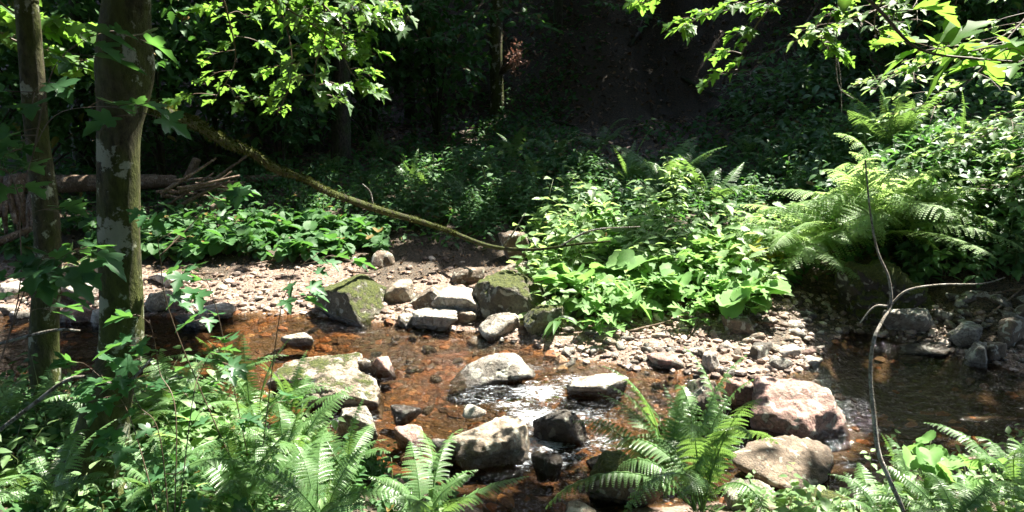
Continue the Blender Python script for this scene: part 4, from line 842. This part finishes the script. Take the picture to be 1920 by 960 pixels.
# ------------------------------------------------------------------ herbs: stem and leaves, eight kinds of plants, copied
def herb_mesh(tpl, mt, n, h, size, pitch=.1, pair=True, seed=0, clump=1, taper=.5, petiole=.3):
    r_ = np.random.default_rng(seed); gs = Geo(); gl = Geo()
    for c in range(clump):
        off = r_.normal(0, .09, 2) if clump > 1 else np.zeros(2); hh = h * r_.uniform(.7, 1.1); lean = r_.normal(0, .14, 2)
        t = np.linspace(0, 1, 6); C = np.stack([off[0] + lean[0] * t ** 1.5 + 0 * t, off[1] + lean[1] * t ** 1.5, hh * t], -1); tube(gs, C, np.linspace(.004, .0015, 6), 4)
        tt = np.repeat(np.linspace(.22, 1, n // 2), 2); k = len(tt); P = np.stack([np.interp(tt, t, C[:, q]) for q in range(3)], -1)
        yw = np.arange(k) // 2 * 1.57 + np.arange(k) % 2 * math.pi + r_.normal(0, .35, k); sz = size * (1 - taper * tt) * r_.uniform(.75, 1.2, k)
        pl = sz * petiole; P2 = P + np.stack([np.cos(yw) * pl, np.sin(yw) * pl, pl * .3], -1)
        gl.inst(tpl, frames(yw, r_.normal(pitch, .28, k), r_.normal(0, .25, k), sz), P2, r_.random(k))
    return gs.mesh('stem', M_stem), gl.mesh('leaves', mt)
def rosette(tpl, mt, n, h, size, seed=0):
    r_ = np.random.default_rng(seed); gs = Geo(); gl = Geo(); yw = np.arange(n) * 2.4 + r_.normal(0, .3, n); hh = h * r_.uniform(.5, 1.1, n); rad = h * r_.uniform(.25, .7, n)
    P = np.stack([np.cos(yw) * rad, np.sin(yw) * rad, hh], -1)
    for p in P: stem_to(gs, (0, 0, 0), p, .004, .03)
    sz = size * r_.uniform(.7, 1.2, n); gl.inst(tpl, frames(yw + r_.normal(0, .5, n), r_.normal(-.18, .38, n), r_.normal(0, .35, n), sz), P - np.stack([np.cos(yw), np.sin(yw), 0 * yw], -1) * (sz * .3)[:, None], r_.random(n))
    return gs.mesh('stem', M_stem), gl.mesh('leaves', mt)
KIND = {
 'nettle': [herb_mesh(TOOTH, M_herb, 12, .55, .20, seed=i, clump=2) for i in range(3)],
 'willow': [herb_mesh(NARROW, M_herb, 44, .75, .14, pitch=.25, seed=i, taper=.4) for i in range(2)],
 'bushy': [herb_mesh(OVATE, M_herb, 12, .38, .16, seed=i, clump=4) for i in range(3)],
 'bank': [herb_mesh(TOOTH, M_bank, 12, .42, .14, seed=i + 70, clump=3, pitch=-.1) for i in range(3)],
 'butter': [rosette(ROUND, M_broad, 10, .34, .21, seed=i) for i in range(3)],
 'low': [rosette(ROUND, M_dim, 11, .18, .13, seed=i + 5) for i in range(3)],
 'dimn': [herb_mesh(TOOTH, M_dim, 14, .45, .12, seed=i + 9, clump=3) for i in range(3)],
 'dimo': [herb_mesh(OVATE, M_dim, 14, .35, .10, seed=i + 19, clump=4) for i in range(3)],
 'maple': [herb_mesh(MAPLE, M_broad, 8, .35, .15, seed=i + 29, clump=2, taper=.2, petiole=.5) for i in range(3)],
 'yellow': [rosette(ROUND, M_yel, 4, .28, .2, seed=i) for i in range(1)],
 'strap': [rosette(NARROW, M_fern, 12, .10, .22, seed=i) for i in range(2)],
}
def herb(kind, p, s, label, cat='herb', group=None, name='herb'):
    if name == 'herb' and kind in ('nettle', 'dimn'): name, cat = 'nettle', 'nettle'
    if name == 'herb' and kind == 'willow': name, cat = 'willowherb', 'willowherb'
    ms, ml = random.choice(KIND[kind]); root = empty(name, p, label, cat, group, random.uniform(0, 6.28)); root.scale = (s, s, s * random.uniform(.85, 1.15))
    put('stem', ms, root); put('leaves', ml, root); return root
def herbs(kind, n, box, s, label, cat, group, name='herb', bias=None):
    for i in range(n):
        p = ground(random.uniform(box[0], box[2]), random.uniform(box[1], box[3])); herb(kind, p, random.uniform(*s), label, cat, group, name)
# bright patch in the middle of the far bank (boxes are where the feet stand)
herbs('nettle', 34, (970, 430, 1440, 575), (.8, 1.3), 'sunlit toothed leaved herb in the bright patch of the far bank', 'herb', 'toothed herbs in the bright patch')
herbs('bushy', 16, (980, 440, 1430, 610), (.7, 1.2), 'sunlit bushy small leaved herb in the bright patch', 'herb', 'bushy herbs in the bright patch')
herbs('willow', 8, (1050, 440, 1420, 500), (.6, .9), 'narrow leaved upright herb in the bright patch', 'herb', 'narrow leaved herbs in the bright patch')
herbs('maple', 30, (1000, 480, 1430, 635), (.7, 1.05), 'sunlit seedling with lobed leaves at the front of the bright patch', 'seedling', 'lobed seedlings of the bright patch', 'seedling')
herb('willow', ground(1270, 420), 1.35, 'tall narrow leaved plant standing above the bright patch before the shaded fern')
herb('nettle', ground(1135, 410), 1.3, 'tall thin plant rising above the left of the bright patch')
for (x, y, s, lab) in [(1200, 500, 1.1, 'butterbur with large round leaves in the middle of the bright patch'), (1220, 560, 1.2, 'butterbur with large bright leaves at the front of the bright patch'), (1345, 500, 1.1, 'butterbur with upright leaves at the right of the bright patch'),
                       (1290, 540, 1.0, 'butterbur with overlapping leaves between its two bright neighbours'), (1150, 580, .9, 'low butterbur above the white cobbles')]:
    herb('butter', ground(x, y), s, lab, 'butterbur', name='butterbur')
herbs('butter', 30, (1060, 440, 1410, 610), (.6, 1.1), 'butterbur with bright round leaves scattered through the bright patch', 'butterbur', 'scattered butterburs of the bright patch', 'butterbur')
herb('yellow', ground(1420, 530), 1.2, 'plant with yellowing round leaves below the drooping fern', 'butterbur', name='butterbur')
herb('strap', ground(1050, 622), 1.3, 'small bright green tufted plant on the low moss covered rock')
herb('strap', ground(1030, 612), 1.0, 'tuft of narrow leaves just left of the small bright green plant')
herb('strap', ground(1165, 612), .8, 'small pale tuft growing among the cobbles')
# shaded and half shaded undergrowth
herbs('low', 135, (270, 425, 720, 492), (.7, 1.15), 'round leaved ground plant in the half shade behind the beach', 'coltsfoot', 'round leaved plants behind the beach', 'coltsfoot')
herbs('low', 22, (0, 425, 200, 490), (.7, 1.1), 'round leaved plant behind the two left trunks', 'coltsfoot', 'round leaved plants behind the left trunks', 'coltsfoot')
herbs('dimn', 60, (700, 330, 980, 440), (.7, 1.2), 'shaded toothed herb behind the middle of the beach', 'herb', 'shaded toothed herbs behind the beach')
herbs('dimo', 40, (520, 330, 980, 440), (.7, 1.2), 'shaded bushy herb behind the middle of the beach', 'herb', 'shaded bushy herbs behind the beach')
herbs('dimn', 34, (980, 320, 1480, 420), (.8, 1.25), 'shaded toothed herb behind the bright patch', 'herb', 'shaded toothed herbs behind the bright patch')
herbs('dimo', 30, (240, 290, 620, 400), (.8, 1.3), 'shaded bushy herb around the fallen branches', 'herb', 'shaded herbs around the fallen branches')
herbs('bank', 26, (1660, 440, 1930, 540), (.7, 1.1), 'half lit toothed herb on the right bank above the stones', 'herb', 'toothed herbs on the right bank')
herbs('bank', 60, (1720, 300, 1930, 500), (.8, 1.4), 'half lit bushy plant climbing the right bank', 'herb', 'bushy plants climbing the right bank')
herbs('dimn', 40, (1480, 260, 1930, 400), (.8, 1.4), 'dim toothed plant high on the right bank', 'herb', 'dim plants high on the right bank')
# near bank
def herbs_xy(kind, n, box, s, label, cat, group, name='herb'):
    for i in range(n):
        x = random.uniform(box[0], box[2]); y = random.uniform(box[1], box[3]); dn, df = zones(x, y)
        if dn > -.12: continue
        herb(kind, (x, y, hz(x, y)), random.uniform(*s), label, cat, group, name)
herbs_xy('bushy', 34, (-2.9, 2.3, -.3, 4.0), (.4, .75), 'mid green bushy herb filling the lower left thicket', 'herb', 'bushy herbs of the lower left thicket')
herbs_xy('dimo', 46, (-2.9, 2.2, -.4, 4.2), (.5, .85), 'half shaded small leaved herb on the lower left bank', 'herb', 'small leaved herbs on the lower left bank')
herbs_xy('dimn', 36, (-2.9, 2.4, -.5, 4.5), (.4, .7), 'toothed herb on the lower left bank among the ferns', 'herb', 'toothed herbs on the lower left bank')
herbs_xy('bushy', 22, (-2.2, 3.4, -1.1, 4.7), (.5, .8), 'bright bushy herb near the water at the lower left', 'herb', 'bright herbs by the water at the lower left')
herbs_xy('low', 18, (-2.9, 2.2, -.4, 3.6), (.5, .9), 'round leaved plant on the lower left bank', 'coltsfoot', 'round leaved plants on the lower left bank', 'coltsfoot')
herbs_xy('bushy', 26, (1.2, 2.5, 3.0, 3.7), (.4, .7), 'sunlit bushy herb at the bottom right corner', 'herb', 'bushy herbs at the bottom right')
herbs_xy('nettle', 14, (1.3, 2.5, 3.0, 3.6), (.35, .55), 'sunlit toothed herb at the bottom right corner', 'herb', 'toothed herbs at the bottom right')
for (x, y, s, lab) in [(1800, 930, .55, 'round leaved butterbur at the bottom right in front of the pool'), (1730, 900, .45, 'small butterbur beside the bare stem')]:
    herb('butter', aty(x, y, 3.35), s, lab, 'butterbur', name='butterbur')

for i, (x, y, yy, k_, s) in enumerate([(215, 790, 3.9, 'bushy', .9), (270, 770, 4.0, 'nettle', .8), (330, 750, 4.1, 'bushy', .95), (300, 790, 3.8, 'butter', .6), (380, 760, 4.1, 'nettle', .7), (430, 770, 4.0, 'butter', .55), (470, 790, 3.9, 'bushy', .8), (130, 800, 3.7, 'dimn', .9), (180, 800, 3.7, 'bushy', .8), (40, 800, 3.7, 'dimn', .9), (350, 820, 3.6, 'bushy', .9), (520, 820, 3.8, 'nettle', .6), (250, 840, 3.5, 'dimn', .8), (400, 720, 4.3, 'bushy', .7), (440, 730, 4.25, 'bushy', .6), (360, 720, 4.3, 'dimn', .8), (290, 735, 4.3, 'bushy', .8), (230, 745, 4.3, 'dimn', .8)]):
    p = aty(x, y, yy); p[2] = max(p[2] - .05, hz(p[0], p[1])); herb(k_, (p[0], p[1], hz(p[0], p[1])), s * 1.05, 'plant of the thicket rising before the water beside the thick trunk', 'herb', 'plants rising before the water at the left')
fern(aty(330, 790, 3.9), 'upright fern right of the thick trunk in front of the stream', 10, .62, .2, sel=(5, 0, 0, 1))
fern(aty(480, 800, 3.8), 'upright fern left of the stream boulders', 10, .55, .3, sel=(5, 0, 2, 1))
fern(aty(210, 830, 3.4), 'fern hugging the foot of the thick trunk', 9, .5, .5)
# ------------------------------------------------------------------ stuff: ground cover, litter, background thicket
def cover(name, n, cond, box, hgt, size, tpl, mt, label, cat='ground cover', dens=10):
    x = rng.uniform(box[0], box[2], n * 3); y = rng.uniform(box[1], box[3], n * 3); k = cond(x, y); x, y = x[k][:n], y[k][:n]; n = len(x)
    c = rng.random(n) * (.3 + .7 * vnoise(x * 1.3, y * 1.3, 33)); P = np.stack([x, y, H(x, y) + .02 + hgt * c], -1)
    g = Geo(); g.inst(tpl, frames(rng.uniform(0, 6.28, n), rng.normal(-.1, .4, n), rng.normal(0, .35, n), rng.uniform(*size, n)), P, rng.random(n))
    props(g.build(name, mt), label, cat, kind='stuff')
def far_d(x, y): dn, df = zones(x, y); return -df
cover('ground_cover', 15000, lambda x, y: (far_d(x, y) > 2.0) & (vnoise(x * .9, y * .9, 8) > .25), (-9, 7, 1.2, 16), .35, (.05, .12), SMALL, M_dim, 'low mixed leafy ground cover under the far left trees')
cover('ground_cover', 7000, lambda x, y: (far_d(x, y) > np.where(x > 1.0, .95, 1.6)) & (far_d(x, y) < 6.4), (.2, 7.2, 4.6, 13.5), .30, (.06, .13), TOOTH, M_dim, 'low leafy ground cover behind the bright patch')
cover('ground_cover', 15000, lambda x, y: (far_d(x, y) > 1.6) & (vnoise(x * 1.2, y * 1.2, 9) > .2), (3.6, 5.5, 10, 14), .75, (.06, .15), TOOTH, M_bank, 'dense small leaved growth covering the right bank')
cover('ground_cover', 5000, lambda x, y: (zones(x, y)[0] < -.25), (-4, 1.8, -.3, 5.2), .22, (.03, .07), SMALL, M_dim, 'low green cover of the lower left bank')
cover('ground_cover', 3000, lambda x, y: (zones(x, y)[0] < -.2), (1.2, 1.8, 4.5, 4.4), .18, (.03, .07), SMALL, M_herb, 'low green cover of the lower right bank')
cover('ground_cover', 5200, lambda x, y: (far_d(x, y) > 6.0) & (vnoise(x * .8, y * .8, 18) > .38), (-2, 12, 9, 20), .25, (.07, .14), TOOTH, M_dim, 'scattered dim seedlings on the dark slope')
cover('leaf_litter', 22000, lambda x, y: (far_d(x, y) > 5.5), (-8, 11, 12, 22), .02, (.06, .12), OVATE, M_litter, 'brown leaf litter on the dark slope', 'leaf litter')
cover('leaf_litter', 2500, lambda x, y: (far_d(x, y) > 1.0) & (far_d(x, y) < 3), (-6, 6, 6, 11), .01, (.03, .07), OVATE, M_litter, 'dry brown leaves scattered along the back of the beach', 'leaf litter')
cover('leaf_litter', 900, lambda x, y: (far_d(x, y) > .02) & (far_d(x, y) < 1.1), (-6, 5.5, 6, 9), .015, (.025, .06), OVATE, M_litter, 'dry leaves and bits caught among the cobbles', 'leaf litter')
# shrubs standing in the background at the left
SHB = []
for i in range(3):
    r_ = np.random.default_rng(60 + i); n = 1700; u = r_.normal(size=(n, 3)); u /= np.linalg.norm(u, axis=1)[:, None]; q = np.round(r_.uniform(.1, 1, n) * 7) / 7
    P = u * (r_.random(n) ** .4)[:, None] * [1.1, 1.0, 1.15]; P[:, 2] = np.round((P[:, 2] + .15 * (P[:, 0])) * 4.5) / 4.5 + r_.normal(0, .05, n); P[:, 2] += 1.55
    keep = vnoise(P[:, 0] * 2.4 + 9 * i, P[:, 1] * 2.4 + P[:, 2] * 2, i) > .42; P = P[keep]; n = len(P)
    g = Geo(); g.inst(TOOTH, frames(r_.uniform(0, 6.28, n), r_.normal(-.25, .3, n), r_.normal(0, .3, n), r_.uniform(.10, .17, n)), P, r_.random(n)); ml = g.mesh('foliage', M_dim)
    g = Geo()
    for k in range(9): e = P[r_.integers(0, n)]; tube(g, [(0, 0, -.1), (e[0] * .3, e[1] * .3, e[2] * .6), e], [.03, .018, .005], 5, .5, sub=4)
    SHB.append((g.mesh('stems', M_bark2), ml))
def shrub(px, py, y, s, label, group=None):
    p = aty(px, py, y); x = p[0]; z = hz(x, y); r0 = empty('shrub', (x, y, z - .1), label, 'shrub', group, random.uniform(0, 6)); r0.scale = (s, s, s * 1.1); a, b_ = random.choice(SHB); put('stems', a, r0); put('foliage', b_, r0)
for i, (x, y, s) in enumerate([(60, 11.6, 1.0), (180, 12.4, 1.1), (300, 11.8, 1.0), (400, 12.6, 1.15), (520, 12.2, 1.0), (590, 13.6, 1.2), (700, 14.2, 1.15), (-40, 10.8, 1.1), (820, 14.8, 1.05), (250, 14.4, 1.4), (470, 14.8, 1.4), (100, 14.5, 1.4), (640, 15.5, 1.5)]):
    shrub(x, 250, y, s, 'dim layered shrub of the thicket at the foot of the left slope', 'shrubs of the left thicket')
for i, (x, y, s) in enumerate([(1760, 11.5, .9), (1860, 12, 1.0), (1690, 12.0, .9), (1930, 12.5, 1.1), (1600, 13, .9)]):
    shrub(x, 250, y, s, 'half lit layered shrub on the upper right bank', 'shrubs of the right bank')
# reddish dead spray beside the middle trunk
b = aty(965, 130, 14.8); r0 = empty('dead_spray', b, 'pinkish dead twig spray catching the sun beside the straight mossy trunk', 'dead twigs')
g = Geo(); gl = Geo(); n = 130; T = []
for i in range(14):
    e = rng.normal(0, 1, 3) * [.2, .12, .2] + [.1, 0, .25]; tube(g, [(-.3, .4, -.1), e * .5, e], [.012, .006, .002], 4, .5, sub=3)
    for q in range(10): T.append(e * rng.uniform(.3, 1.1) + rng.normal(0, .05, 3))
T = np.array(T); gl.inst(SMALL, frames(rng.uniform(0, 6.28, len(T)), rng.normal(-.5, .5, len(T)), rng.normal(0, .5, len(T)), rng.uniform(.04, .09, len(T))), T, rng.random(len(T)))
g.build('twigs', M_dead, r0); gl.build('dead_leaves', M_red, r0)
